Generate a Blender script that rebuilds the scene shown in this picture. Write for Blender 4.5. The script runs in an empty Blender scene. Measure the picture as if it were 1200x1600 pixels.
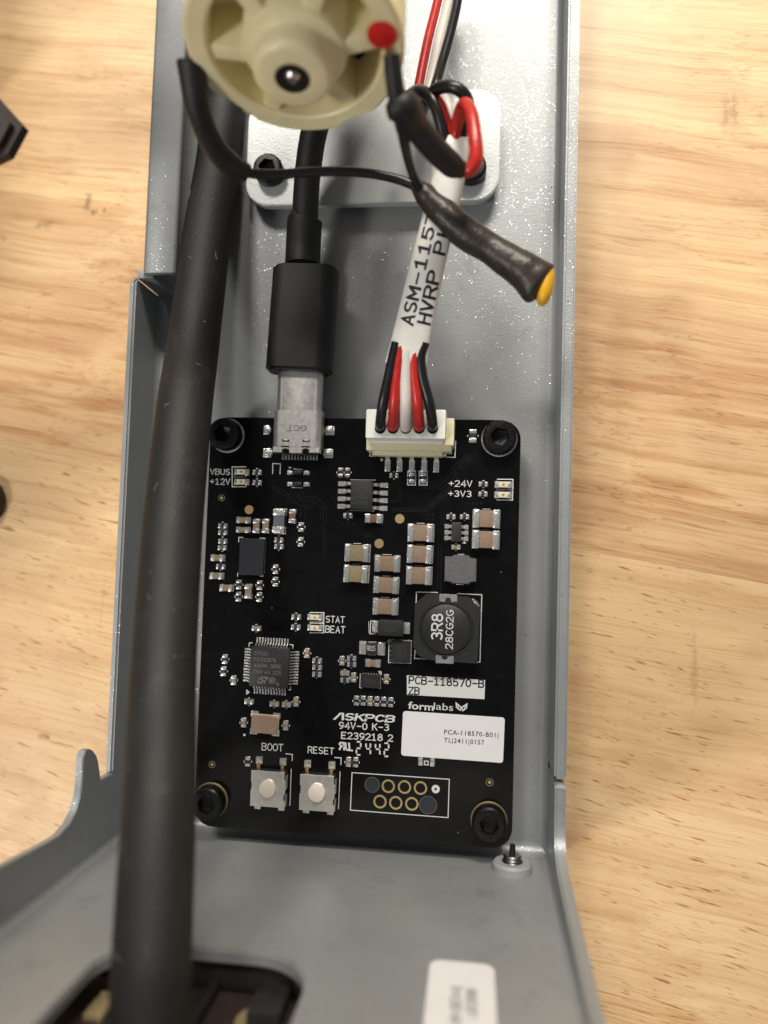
import bpy, bmesh, math, random
from mathutils import Vector, Matrix
random.seed(7)
R = math.radians
sc = bpy.context.scene
col = sc.collection
# ------------------------------------------------------------------ camera, light, exposure
# one Blender unit is one millimetre
sc.unit_settings.system = 'METRIC'
sc.unit_settings.scale_length = 0.001
FPX, CX, CY = 1200.0, 600.0, 800.0
H = 140.0                                   # lens height above the tray floor
_n = Vector((740 - CX, 868 - CY, FPX)).normalized()
_ex = (Vector((1, 0, 0)) - _n * _n.x).normalized()
_ey = _n.cross(_ex)
_phi = R(1.78)
XW = _ex * math.cos(_phi) + _ey * math.sin(_phi)
YW = -(-_ex * math.sin(_phi) + _ey * math.cos(_phi))
ZW = -_n
cam_d = bpy.data.cameras.new('camera')
cam = bpy.data.objects.new('camera', cam_d)
col.objects.link(cam)
cam_d.sensor_fit = 'VERTICAL'
cam_d.sensor_height = 2400.0 / 20
cam_d.lens = 1800.0 / 20
cam_d.clip_start = 1.0
cam_d.clip_end = 20000.0
mw = Matrix(((XW.x, -XW.y, -XW.z, 0), (YW.x, -YW.y, -YW.z, 0), (ZW.x, -ZW.y, -ZW.z, H), (0, 0, 0, 1)))
cam.matrix_world = mw
sc.camera = cam
cam_d.dof.use_dof = True
cam_d.dof.focus_distance = 131.0
cam_d.dof.aperture_fstop = (cam_d.lens * 0.001) / (2 * 1.45)

w = bpy.data.worlds.new('World')
sc.world = w
w.use_nodes = True
w.node_tree.nodes['Background'].inputs[0].default_value = (0.92, 0.95, 1.02, 1)
w.node_tree.nodes['Background'].inputs[1].default_value = 0.15

def area(name, loc, tgt, sx, sy, power, colr):
    d = bpy.data.lights.new(name, 'AREA')
    d.shape = 'RECTANGLE'; d.size = sx; d.size_y = sy; d.energy = power; d.color = colr
    o = bpy.data.objects.new(name, d); col.objects.link(o)
    o.location = loc
    o.rotation_euler = (Vector(tgt) - Vector(loc)).to_track_quat('-Z', 'Y').to_euler()
    return o
area('ceiling_lamp', (-340, 850, 1020), (0, 0, 0), 260, 220, 7.2e6, (1.0, 0.94, 0.84))
area('ceiling_lamp', (50, 430, 370), (0, 20, 0), 150, 90, 2.7e6, (1.0, 0.93, 0.80))
area('ceiling_lamp', (-820, -600, 1050), (0, 0, 0), 260, 260, 7.4e6, (1.0, 0.95, 0.88))
sc.view_settings.view_transform = 'Standard'
sc.view_settings.look = 'None'
sc.view_settings.exposure = 0.0
sc.view_settings.gamma = 1.0
sc.cycles.max_bounces = 6
sc.cycles.use_denoising = True

def at(px, py, z=0.0):
    """point of the place seen at pixel (px, py) of the 1200x1600 photograph, at height z (mm)"""
    r = Vector((px - CX, py - CY, FPX))
    v = Vector((r.dot(XW), r.dot(YW), r.dot(ZW)))
    s = (z - H) / v.z
    return Vector((v.x * s, v.y * s, z))

# ------------------------------------------------------------------ materials
def mat(name, c, rough=0.5, metal=0.0, bump=0.0, bscale=3.0, var=0.0, vscale=1.0, coat=0.0, spec=0.5, trans=0.0, emit=None):
    m = bpy.data.materials.new(name); m.use_nodes = True
    nt = m.node_tree; b = nt.nodes['Principled BSDF']
    b.inputs['Base Color'].default_value = (*c, 1)
    b.inputs['Roughness'].default_value = rough
    b.inputs['Metallic'].default_value = metal
    b.inputs['Coat Weight'].default_value = coat
    b.inputs['Specular IOR Level'].default_value = spec
    if trans: b.inputs['Transmission Weight'].default_value = trans
    tc = nt.nodes.new('ShaderNodeTexCoord')
    if var:
        n = nt.nodes.new('ShaderNodeTexNoise'); n.inputs['Scale'].default_value = vscale; n.inputs['Detail'].default_value = 5
        nt.links.new(tc.outputs['Object'], n.inputs['Vector'])
        r = nt.nodes.new('ShaderNodeValToRGB')
        r.color_ramp.elements[0].position = 0.3; r.color_ramp.elements[1].position = 0.7
        r.color_ramp.elements[0].color = (*[x * (1 - var) for x in c], 1)
        r.color_ramp.elements[1].color = (*[min(1, x * (1 + var)) for x in c], 1)
        nt.links.new(n.outputs[0], r.inputs[0]); nt.links.new(r.outputs[0], b.inputs['Base Color'])
        mr = nt.nodes.new('ShaderNodeMapRange'); mr.inputs[3].default_value = max(0.03, rough - 0.08); mr.inputs[4].default_value = min(1, rough + 0.08)
        nt.links.new(n.outputs[0], mr.inputs[0]); nt.links.new(mr.outputs[0], b.inputs['Roughness'])
    if bump:
        n = nt.nodes.new('ShaderNodeTexNoise'); n.inputs['Scale'].default_value = bscale; n.inputs['Detail'].default_value = 3
        nt.links.new(tc.outputs['Object'], n.inputs['Vector'])
        bp = nt.nodes.new('ShaderNodeBump'); bp.inputs['Strength'].default_value = 1.0; bp.inputs['Distance'].default_value = bump
        nt.links.new(n.outputs[0], bp.inputs['Height']); nt.links.new(bp.outputs[0], b.inputs['Normal'])
    return m

def powder_coat(name, c, flake=True, rough=0.42):
    m = bpy.data.materials.new(name); m.use_nodes = True
    nt = m.node_tree; N = nt.nodes; L = nt.links; b = N['Principled BSDF']
    tc = N.new('ShaderNodeTexCoord')
    n = N.new('ShaderNodeTexNoise'); n.inputs['Scale'].default_value = 0.06; n.inputs['Detail'].default_value = 6
    L.new(tc.outputs['Object'], n.inputs['Vector'])
    r = N.new('ShaderNodeValToRGB')
    r.color_ramp.elements[0].position = 0.35; r.color_ramp.elements[1].position = 0.65
    r.color_ramp.elements[0].color = (*[x * 0.93 for x in c], 1); r.color_ramp.elements[1].color = (*[x * 1.06 for x in c], 1)
    L.new(n.outputs[0], r.inputs[0])
    v = N.new('ShaderNodeTexVoronoi'); v.inputs['Scale'].default_value = 7.5
    L.new(tc.outputs['Object'], v.inputs['Vector'])
    # metal flakes: some cells are tiny tilted mirrors
    sep = N.new('ShaderNodeSeparateColor'); L.new(v.outputs['Color'], sep.inputs[0])
    gt = N.new('ShaderNodeMath'); gt.operation = 'GREATER_THAN'; gt.inputs[1].default_value = 0.90
    L.new(sep.outputs[0], gt.inputs[0])
    lt = N.new('ShaderNodeMath'); lt.operation = 'LESS_THAN'; lt.inputs[1].default_value = 0.30
    L.new(v.outputs['Distance'], lt.inputs[0])
    mk = N.new('ShaderNodeMath'); mk.operation = 'MULTIPLY'; L.new(gt.outputs[0], mk.inputs[0]); L.new(lt.outputs[0], mk.inputs[1])
    geo = N.new('ShaderNodeNewGeometry')
    sub = N.new('ShaderNodeVectorMath'); sub.operation = 'SUBTRACT'; sub.inputs[1].default_value = (0.5, 0.5, 0.5)
    v2 = N.new('ShaderNodeTexWhiteNoise'); L.new(v.outputs['Color'], v2.inputs['Vector'])
    L.new(v2.outputs['Color'], sub.inputs[0])
    sc1 = N.new('ShaderNodeVectorMath'); sc1.operation = 'SCALE'; L.new(sub.outputs[0], sc1.inputs[0])
    amp = N.new('ShaderNodeMath'); amp.operation = 'MULTIPLY'; amp.inputs[1].default_value = 0.34; L.new(mk.outputs[0], amp.inputs[0])
    L.new(amp.outputs[0], sc1.inputs['Scale'])
    add = N.new('ShaderNodeVectorMath'); add.operation = 'ADD'
    fn = N.new('ShaderNodeTexNoise'); fn.inputs['Scale'].default_value = 2.6; fn.inputs['Detail'].default_value = 3
    L.new(tc.outputs['Object'], fn.inputs['Vector'])
    bp = N.new('ShaderNodeBump'); bp.inputs['Distance'].default_value = 0.035
    L.new(fn.outputs[0], bp.inputs['Height'])
    L.new(bp.outputs[0], add.inputs[0]); L.new(sc1.outputs[0], add.inputs[1])
    nm = N.new('ShaderNodeVectorMath'); nm.operation = 'NORMALIZE'
    # handling marks: sparse dark specks and a few grey smears
    v3 = N.new('ShaderNodeTexVoronoi'); v3.inputs['Scale'].default_value = 0.34; L.new(tc.outputs['Object'], v3.inputs['Vector'])
    wr = N.new('ShaderNodeTexNoise'); wr.inputs['Scale'].default_value = 2.2; wr.inputs['Detail'].default_value = 4; L.new(tc.outputs['Object'], wr.inputs['Vector'])
    wm_ = N.new('ShaderNodeMath'); wm_.operation = 'MULTIPLY_ADD'; wm_.inputs[1].default_value = 0.35; L.new(wr.outputs[0], wm_.inputs[0]); L.new(v3.outputs['Distance'], wm_.inputs[2])
    sp = N.new('ShaderNodeMapRange'); sp.inputs[1].default_value = 0.20; sp.inputs[2].default_value = 0.235; sp.inputs[3].default_value = 0.5; sp.inputs[4].default_value = 1.0; L.new(wm_.outputs[0], sp.inputs[0])
    sm = N.new('ShaderNodeTexNoise'); sm.inputs['Scale'].default_value = 0.16; sm.inputs['Detail'].default_value = 8; sm.inputs['Roughness'].default_value = 0.7; L.new(tc.outputs['Object'], sm.inputs['Vector'])
    s2 = N.new('ShaderNodeMapRange'); s2.inputs[1].default_value = 0.33; s2.inputs[2].default_value = 0.43; s2.inputs[3].default_value = 0.86; s2.inputs[4].default_value = 1.0; L.new(sm.outputs[0], s2.inputs[0])
    dm = N.new('ShaderNodeMath'); dm.operation = 'MULTIPLY'; L.new(sp.outputs[0], dm.inputs[0]); L.new(s2.outputs[0], dm.inputs[1])
    rc = N.new('ShaderNodeMix'); rc.data_type = 'RGBA'; rc.blend_type = 'MULTIPLY'; rc.inputs[0].default_value = 1.0
    L.new(r.outputs[0], rc.inputs[6]); L.new(dm.outputs[0], rc.inputs[7]); L.new(add.outputs[0], nm.inputs[0])
    if flake:
        L.new(nm.outputs[0], b.inputs['Normal'])
        mx = N.new('ShaderNodeMix'); mx.data_type = 'RGBA'
        L.new(mk.outputs[0], mx.inputs[0]); L.new(rc.outputs[2], mx.inputs[6]); mx.inputs[7].default_value = (0.85, 0.86, 0.88, 1)
        L.new(mx.outputs[2], b.inputs['Base Color'])
        ml = N.new('ShaderNodeMapRange'); ml.inputs[3].default_value = 0.35; ml.inputs[4].default_value = 1.0; L.new(mk.outputs[0], ml.inputs[0]); L.new(ml.outputs[0], b.inputs['Metallic'])
        rg = N.new('ShaderNodeMapRange'); rg.inputs[3].default_value = rough; rg.inputs[4].default_value = 0.26; L.new(mk.outputs[0], rg.inputs[0]); L.new(rg.outputs[0], b.inputs['Roughness'])
    else:
        L.new(rc.outputs[2], b.inputs['Base Color']); L.new(bp.outputs[0], b.inputs['Normal'])
        b.inputs['Roughness'].default_value = rough; b.inputs['Metallic'].default_value = 0.2
    return m

def tc_wrap(tc, N):
    """object coordinates as the first output of a node"""
    v = N.new('ShaderNodeVectorMath'); v.operation = 'ADD'; tc.id_data.links.new(tc.outputs['Object'], v.inputs[0]); return v
def wood(name):
    m = bpy.data.materials.new(name); m.use_nodes = True
    nt = m.node_tree; N = nt.nodes; L = nt.links; b = N['Principled BSDF']
    tc = N.new('ShaderNodeTexCoord')
    # gentle warp so the grain wanders
    wn = N.new('ShaderNodeTexNoise'); wn.inputs['Scale'].default_value = 0.018; wn.inputs['Detail'].default_value = 2
    L.new(tc.outputs['Object'], wn.inputs['Vector'])
    ws = N.new('ShaderNodeVectorMath'); ws.operation = 'SCALE'; ws.inputs['Scale'].default_value = 6.0
    wsub = N.new('ShaderNodeVectorMath'); wsub.operation = 'SUBTRACT'; wsub.inputs[1].default_value = (.5, .5, .5)
    L.new(wn.outputs['Color'], wsub.inputs[0]); L.new(wsub.outputs[0], ws.inputs[0])
    wa = N.new('ShaderNodeVectorMath'); wa.operation = 'ADD'; L.new(tc.outputs['Object'], wa.inputs[0]); L.new(ws.outputs[0], wa.inputs[1])
    def mapped(sx, sy, rot, src=wa, loc=(0, 0, 0)):
        q = N.new('ShaderNodeMapping'); q.vector_type = 'POINT'
        q.inputs['Scale'].default_value = (sx, sy, 1); q.inputs['Rotation'].default_value = (0, 0, R(rot)); q.inputs['Location'].default_value = loc
        # rotate first, scale after: two mappings
        q0 = N.new('ShaderNodeMapping'); q0.inputs['Rotation'].default_value = (0, 0, R(rot)); q.inputs['Rotation'].default_value = (0, 0, 0)
        L.new(src.outputs[0], q0.inputs[0]); L.new(q0.outputs[0], q.inputs[0])
        return q
    def noise(vec, s, det, rough=0.5):
        n = N.new('ShaderNodeTexNoise'); n.inputs['Scale'].default_value = s; n.inputs['Detail'].default_value = det; n.inputs['Roughness'].default_value = rough
        L.new(vec.outputs[0], n.inputs['Vector']); return n
    def ramp(src, p0, c0, p1, c1):
        r = N.new('ShaderNodeValToRGB'); e = r.color_ramp.elements
        e[0].position = p0; e[0].color = c0; e[1].position = p1; e[1].color = c1
        L.new(src.outputs[0], r.inputs[0]); return r
    def mul(a, bb, f=1.0):
        x = N.new('ShaderNodeMix'); x.data_type = 'RGBA'; x.blend_type = 'MULTIPLY'; x.inputs[0].default_value = f
        L.new(a, x.inputs[6]); L.new(bb, x.inputs[7]); return x.outputs[2]
    W = (1, 1, 1, 1)
    # glue-laminated staves: each has its own tone, grain density and pores
    q = N.new('ShaderNodeMapping'); q.inputs['Rotation'].default_value = (0, 0, R(9)); L.new(tc.outputs['Object'], q.inputs[0])
    sep = N.new('ShaderNodeSeparateXYZ'); L.new(q.outputs[0], sep.inputs[0])
    ny = N.new('ShaderNodeMapRange'); ny.inputs[1].default_value = -150; ny.inputs[2].default_value = 150; L.new(sep.outputs[1], ny.inputs[0])
    def staves(vals):
        r = N.new('ShaderNodeValToRGB'); e = r.color_ramp; e.interpolation = 'CONSTANT'
        while len(e.elements) > 1: e.elements.remove(e.elements[-1])
        for k, (y, c_) in enumerate(vals):
            p = (y + 150) / 300
            el = e.elements[0] if k == 0 else e.elements.new(p)
            el.position = max(0, p); el.color = c_ if isinstance(c_, tuple) else (c_, c_, c_, 1)
        L.new(ny.outputs[0], r.inputs[0]); return r
    YB = (-150, -112, -72, -34, 4, 46, 84)
    tone = staves(list(zip(YB, ((.92, .88, .84, 1), (1.0, .97, .90, 1), (.97, .95, .93, 1), (.98, .96, .92, 1), (.90, .84, .80, 1), (.97, .93, .89, 1), (1, 1, .97, 1)))))
    pore = staves(list(zip(YB, (.6, .5, .9, 1.0, .25, .15, .25))))
    line = staves(list(zip(YB, (.7, .9, .45, .35, 1.0, .75, .7))))
    shift = staves(list(zip(YB, (.1, .5, .9, .3, .7, .15, .6))))
    ss = N.new('ShaderNodeVectorMath'); ss.operation = 'SCALE'; ss.inputs['Scale'].default_value = 400.0; L.new(shift.outputs[0], ss.inputs[0])
    wb = N.new('ShaderNodeVectorMath'); wb.operation = 'ADD'; L.new(wa.outputs[0], wb.inputs[0]); L.new(ss.outputs[0], wb.inputs[1])
    broad = noise(mapped(0.012, 0.10, 8, wb), 1.0, 4)
    r0 = ramp(broad, 0.30, (0.68, 0.45, 0.25, 1), 0.70, (0.86, 0.635, 0.37, 1))
    bands = noise(mapped(0.010, 0.42, 8, wb), 1.0, 4, 0.55)
    r1 = ramp(bands, 0.36, (0.80, 0.70, 0.61, 1), 0.52, W)
    fine = noise(mapped(0.035, 2.6, 8, wb), 1.0, 3, 0.6)
    r2 = ramp(fine, 0.33, (0.88, 0.80, 0.73, 1), 0.50, W)
    thin = noise(mapped(0.009, 0.55, 9, wb, (40, 3, 0)), 1.0, 3, 0.5)      # long thin growth lines
    t1 = N.new('ShaderNodeMath'); t1.operation = 'PINGPONG'; t1.inputs[1].default_value = 0.055; L.new(thin.outputs[0], t1.inputs[0])
    r6 = N.new('ShaderNodeMapRange'); r6.inputs[1].default_value = 0.0; r6.inputs[2].default_value = 0.011; r6.inputs[3].default_value = 0.0; r6.inputs[4].default_value = 1.0; L.new(t1.outputs[0], r6.inputs[0])
    brk = noise(mapped(0.03, 0.3, 9, wb, (9, 9, 0)), 1.0, 2)
    b6 = N.new('ShaderNodeMapRange'); b6.inputs[1].default_value = 0.42; b6.inputs[2].default_value = 0.58; b6.inputs[3].default_value = 1.0; b6.inputs[4].default_value = 0.0; L.new(brk.outputs[0], b6.inputs[0])
    mx6 = N.new('ShaderNodeMath'); mx6.operation = 'MAXIMUM'; L.new(r6.outputs[0], mx6.inputs[0]); L.new(b6.outputs[0], mx6.inputs[1])
    c6 = N.new('ShaderNodeValToRGB'); c6.color_ramp.elements[0].color = (0.66, 0.50, 0.38, 1); c6.color_ramp.elements[1].color = W; L.new(mx6.outputs[0], c6.inputs[0])
    dash = noise(mapped(0.17, 1.6, 14, loc=(31, 7, 0)), 1.0, 2, 0.45)
    r3 = ramp(dash, 0.27, (0.50, 0.34, 0.22, 1), 0.345, W)
    dash2 = noise(mapped(0.30, 2.6, 16, loc=(5, 77, 0)), 1.0, 2, 0.45)
    r4 = ramp(dash2, 0.27, (0.55, 0.38, 0.26, 1), 0.34, W)
    dn = N.new('ShaderNodeTexNoise'); dn.inputs['Scale'].default_value = 0.035; dn.inputs['Detail'].default_value = 7
    L.new(tc.outputs['Object'], dn.inputs['Vector'])
    r5 = ramp(dn, 0.33, (0.84, 0.81, 0.80, 1), 0.46, W)
    # scratches across the grain
    sc_ = noise(mapped(1.1, 0.02, 3, tc_wrap(tc, N)), 1.0, 2)
    r7 = ramp(sc_, 0.235, (0.80, 0.76, 0.73, 1), 0.262, W)
    def mulf(a, bb, fac):
        x = N.new('ShaderNodeMix'); x.data_type = 'RGBA'; x.blend_type = 'MULTIPLY'; L.new(fac.outputs[0], x.inputs[0])
        L.new(a, x.inputs[6]); L.new(bb, x.inputs[7]); return x.outputs[2]
    c = mul(r0.outputs[0], tone.outputs[0]); c = mulf(c, r1.outputs[0], line); c = mul(c, r2.outputs[0]); c = mulf(c, c6.outputs[0], line)
    c = mulf(c, r3.outputs[0], pore); c = mulf(c, r4.outputs[0], pore); c = mul(c, r5.outputs[0], 0.8); c = mul(c, r7.outputs[0], 0.6)
    # a few pen and burn marks where the photograph shows them
    mkn = N.new('ShaderNodeTexNoise'); mkn.inputs['Scale'].default_value = 0.9; mkn.inputs['Detail'].default_value = 6
    L.new(tc.outputs['Object'], mkn.inputs['Vector'])
    for (px, py, rx, ry, dark) in ((137, 318, 1.0, 3.0, .45), (70, 352, 2.8, 1.3, .5), (145, 331, 1.1, .9, .45), (163, 329, .5, .5, .4), (1134, 170, 1.1, 4, .62), (1148, 178, .8, 5, .68),
                                   (1192, 183, 1.6, 1.2, .7), (66, 1150, 1.5, .8, .55), (1085, 1045, .8, 7, .75)):
        p = at(px, py, TABLE_Z)
        vs = N.new('ShaderNodeVectorMath'); vs.operation = 'SUBTRACT'; vs.inputs[1].default_value = p; L.new(tc.outputs['Object'], vs.inputs[0])
        vd = N.new('ShaderNodeVectorMath'); vd.operation = 'DIVIDE'; vd.inputs[1].default_value = (rx, ry, 50); L.new(vs.outputs[0], vd.inputs[0])
        ln = N.new('ShaderNodeVectorMath'); ln.operation = 'LENGTH'; L.new(vd.outputs[0], ln.inputs[0])
        ad = N.new('ShaderNodeMath'); ad.operation = 'MULTIPLY_ADD'; ad.inputs[1].default_value = 2.6; L.new(mkn.outputs[0], ad.inputs[0]); L.new(ln.outputs['Value'], ad.inputs[2])
        rr = N.new('ShaderNodeMapRange'); rr.inputs[1].default_value = 1.25; rr.inputs[2].default_value = 2.3; rr.inputs[3].default_value = dark; rr.inputs[4].default_value = 1.0
        L.new(ad.outputs[0], rr.inputs[0])
        x = N.new('ShaderNodeMix'); x.data_type = 'RGBA'; x.blend_type = 'MULTIPLY'; x.inputs[0].default_value = 1.0
        L.new(c, x.inputs[6]); L.new(rr.outputs[0], x.inputs[7]); c = x.outputs[2]
    L.new(c, b.inputs['Base Color'])
    b.inputs['Roughness'].default_value = 0.42
    bp = N.new('ShaderNodeBump'); bp.inputs['Distance'].default_value = 0.06; L.new(bands.outputs[0], bp.inputs['Height']); L.new(bp.outputs[0], b.inputs['Normal'])
    return m

def dusty(name, c, rough, bump, bscale, var, vscale, amount=0.07, k=1.0):
    m = mat(name, c, rough, bump=bump, bscale=bscale, var=var, vscale=vscale)
    nt = m.node_tree; N = nt.nodes; L = nt.links; b = N['Principled BSDF']
    src = b.inputs['Base Color'].links[0].from_socket
    tc = N.new('ShaderNodeTexCoord')
    mp = N.new('ShaderNodeMapping'); mp.inputs['Scale'].default_value = (1.5 * k, .8 * k, 1.5 * k); L.new(tc.outputs['Object'], mp.inputs[0])
    v = N.new('ShaderNodeTexVoronoi'); v.inputs['Scale'].default_value = 1.0; L.new(mp.outputs[0], v.inputs['Vector'])
    n = N.new('ShaderNodeTexNoise'); n.inputs['Scale'].default_value = 3.0; n.inputs['Detail'].default_value = 5; L.new(tc.outputs['Object'], n.inputs['Vector'])
    a = N.new('ShaderNodeMath'); a.operation = 'MULTIPLY_ADD'; a.inputs[1].default_value = 0.30; L.new(n.outputs[0], a.inputs[0]); L.new(v.outputs['Distance'], a.inputs[2])
    r = N.new('ShaderNodeMapRange'); r.inputs[1].default_value = 0.18; r.inputs[2].default_value = 0.26; r.inputs[3].default_value = 0.55; r.inputs[4].default_value = 0.0; L.new(a.outputs[0], r.inputs[0])
    s = N.new('ShaderNodeTexNoise'); s.inputs['Scale'].default_value = 0.22 * k; s.inputs['Detail'].default_value = 8; s.inputs['Roughness'].default_value = 0.75; L.new(tc.outputs['Object'], s.inputs['Vector'])
    r2 = N.new('ShaderNodeMapRange'); r2.inputs[1].default_value = 0.55; r2.inputs[2].default_value = 0.80; r2.inputs[3].default_value = 0.0; r2.inputs[4].default_value = 0.5; L.new(s.outputs[0], r2.inputs[0])
    ad = N.new('ShaderNodeMath'); ad.operation = 'ADD'; ad.use_clamp = True; L.new(r.outputs[0], ad.inputs[0]); L.new(r2.outputs[0], ad.inputs[1])
    mx = N.new('ShaderNodeMix'); mx.data_type = 'RGBA'; L.new(ad.outputs[0], mx.inputs[0]); L.new(src, mx.inputs[6]); mx.inputs[7].default_value = (amount, amount, amount * .96, 1)
    L.new(mx.outputs[2], b.inputs['Base Color'])
    return m
TABLE_Z = -4.0
M = dict(
    brass=mat('matt_brass', (0.34, 0.27, 0.15), 0.6, 0.3, var=0.15, vscale=1),
    dullgold=mat('dull_gold_pad', (0.22, 0.17, 0.09), 0.5, 0.5),
    wood=wood('maple_table'),
    coat=powder_coat('grey_powder_coat', (0.31, 0.325, 0.337), rough=0.46),
    plate=powder_coat('pale_powder_coat', (0.47, 0.495, 0.50), flake=False, rough=0.33),
    mask=mat('black_solder_mask', (0.0045, 0.0045, 0.005), 0.13, var=0.25, vscale=0.4, bump=0.0015, bscale=5, spec=0.22),
    trace=mat('copper_under_mask', (0.011, 0.011, 0.012), 0.2, spec=0.25),
    fr4=mat('board_edge', (0.20, 0.17, 0.13), 0.8, bump=0.05, bscale=5),
    silk=mat('white_silkscreen', (0.62, 0.64, 0.64), 0.7, var=0.12, vscale=6),
    solder=mat('solder', (0.76, 0.76, 0.74), 0.27, 0.85, bump=0.10, bscale=2.2),
    tin=mat('tinned_metal', (0.72, 0.72, 0.69), 0.32, 0.9, bump=0.03, bscale=3, var=0.1, vscale=2),
    steel=mat('brushed_steel', (0.74, 0.715, 0.68), 0.40, 0.9, bump=0.006, bscale=8, var=0.10, vscale=1.2),
    gold=mat('gold_plating', (0.80, 0.60, 0.30), 0.38, 1.0, bump=0.02, bscale=5),
    cerB=mat('brown_ceramic', (0.235, 0.165, 0.115), 0.5, var=0.12, vscale=2, bump=0.02, bscale=6),
    cerO=mat('olive_ceramic', (0.235, 0.185, 0.105), 0.5, var=0.12, vscale=2, bump=0.02, bscale=6),
    cerR=mat('red_brown_ceramic', (0.17, 0.075, 0.055), 0.5, var=0.12, vscale=2),
    cerG=mat('grey_ceramic', (0.085, 0.095, 0.11), 0.45, var=0.1, vscale=2),
    ferr=mat('grey_ferrite', (0.105, 0.105, 0.115), 0.55, bump=0.05, bscale=4, var=0.12, vscale=2),
    chip=mat('black_epoxy', (0.016, 0.017, 0.019), 0.48, bump=0.02, bscale=9, var=0.15, vscale=2),
    chipb=mat('blue_black_epoxy', (0.013, 0.014, 0.020), 0.4, bump=0.015, bscale=9),
    mark=mat('laser_marking', (0.17, 0.17, 0.16), 0.7),
    markf=mat('faint_laser_marking', (0.045, 0.045, 0.047), 0.6),
    led=mat('led_body', (0.62, 0.56, 0.42), 0.4, coat=0.4, var=0.12, vscale=5),
    ledd=mat('led_die', (0.25, 0.19, 0.08), 0.4),
    xtal=mat('crystal_lid', (0.50, 0.36, 0.28), 0.42, 0.55, bump=0.01, bscale=5, var=0.08, vscale=1.5),
    btn=mat('button_plastic', (0.66, 0.60, 0.53), 0.5, bump=0.01, bscale=5),
    btnb=mat('button_base', (0.02, 0.024, 0.032), 0.4),
    cream=mat('cream_nylon', (0.72, 0.66, 0.44), 0.42, var=0.07, vscale=1.5, bump=0.02, bscale=3),
    creamt=mat('motor_nylon', (0.94, 0.86, 0.54), 0.40, var=0.06, vscale=0.2, bump=0.05, bscale=1.0),
    white=mat('white_nylon', (0.80, 0.80, 0.76), 0.4, bump=0.02, bscale=3),
    hole=mat('dark_hole', (0.003, 0.003, 0.003), 0.8),
    rubber=dusty('black_rubber', (0.008, 0.008, 0.009), 0.52, 0.04, 4.0, 0.3, 0.35, 0.05, 1.6),
    hose=dusty('matt_black_sheath', (0.008, 0.008, 0.0085), 0.62, 0.07, 2.0, 0.35, 0.10, 0.06),
    shrink=mat('brown_black_heat_shrink', (0.030, 0.022, 0.017), 0.42, bump=0.25, bscale=0.55, var=0.3, vscale=0.5),
    wblack=mat('black_wire', (0.010, 0.010, 0.011), 0.32, bump=0.02, bscale=2),
    wred=mat('red_wire', (0.50, 0.022, 0.018), 0.32, bump=0.02, bscale=2, var=0.12, vscale=1),
    wwhite=mat('white_wire', (0.70, 0.66, 0.62), 0.35, bump=0.02, bscale=2),
    sleeve=mat('white_sleeve', (0.84, 0.83, 0.79), 0.42, bump=0.08, bscale=0.8, var=0.03, vscale=0.6),
    ink=mat('black_ink', (0.012, 0.012, 0.014), 0.6),
    inkg=mat('grey_ink', (0.10, 0.10, 0.105), 0.6),
    sticker=mat('white_sticker', (0.74, 0.74, 0.77), 0.45, bump=0.02, bscale=0.5, var=0.03, vscale=0.3),
    screw=mat('black_oxide_steel', (0.013, 0.013, 0.014), 0.33, 0.6, bump=0.03, bscale=4, var=0.3, vscale=2),
    screwt=mat('bare_thread_steel', (0.45, 0.44, 0.42), 0.3, 1.0),
    nylonw=mat('grey_nut_coat', (0.31, 0.32, 0.33), 0.5, bump=0.05, bscale=2),
    yellow=mat('yellow_epoxy', (0.75, 0.40, 0.02), 0.35, bump=0.03, bscale=2),
    red=mat('red_paint', (0.72, 0.015, 0.012), 0.4),
    can=mat('motor_can', (0.52, 0.50, 0.46), 0.35, 0.9, bump=0.02, bscale=2),
    shaft=mat('shaft_steel', (0.75, 0.70, 0.68), 0.18, 1.0),
    blackp=mat('black_plastic', (0.014, 0.013, 0.013), 0.5, bump=0.04, bscale=3, var=0.2, vscale=0.5),
    brownp=mat('dark_brown_plastic', (0.030, 0.020, 0.018), 0.55, bump=0.04, bscale=3, var=0.2, vscale=0.3),
    dust=mat('dust', (0.16, 0.16, 0.155), 0.9),
)

# ------------------------------------------------------------------ helpers
def obj(name, me, m=None, parent=None, loc=None, rz=0.0, label=None):
    """link one mesh object; me is a bmesh or a mesh"""
    if isinstance(me, bmesh.types.BMesh):
        b = me; me = bpy.data.meshes.new(name); b.to_mesh(me); b.free()
    if m is not None and not me.materials: me.materials.append(M[m])
    o = bpy.data.objects.new(name, me); col.objects.link(o)
    if parent is not None: o.parent = parent
    if loc is not None: o.location = loc
    if rz: o.rotation_euler = (0, 0, rz)
    if label: o['label'] = label
    return o
def tag(o, label, cat, group=None):
    o['label'] = label; o['category'] = cat
    if group: o['group'] = group
    return o
def thing(name, label, cat, loc=(0, 0, 0), group=None):
    o = bpy.data.objects.new(name, None); col.objects.link(o); o.location = loc; o.empty_display_size = 2
    return tag(o, label, cat, group)
def smooth(b, ang=40):
    for f in b.faces: f.smooth = True
    for e in b.edges:
        if len(e.link_faces) == 2 and e.calc_face_angle(0) > R(ang): e.smooth = False
    return b
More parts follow.
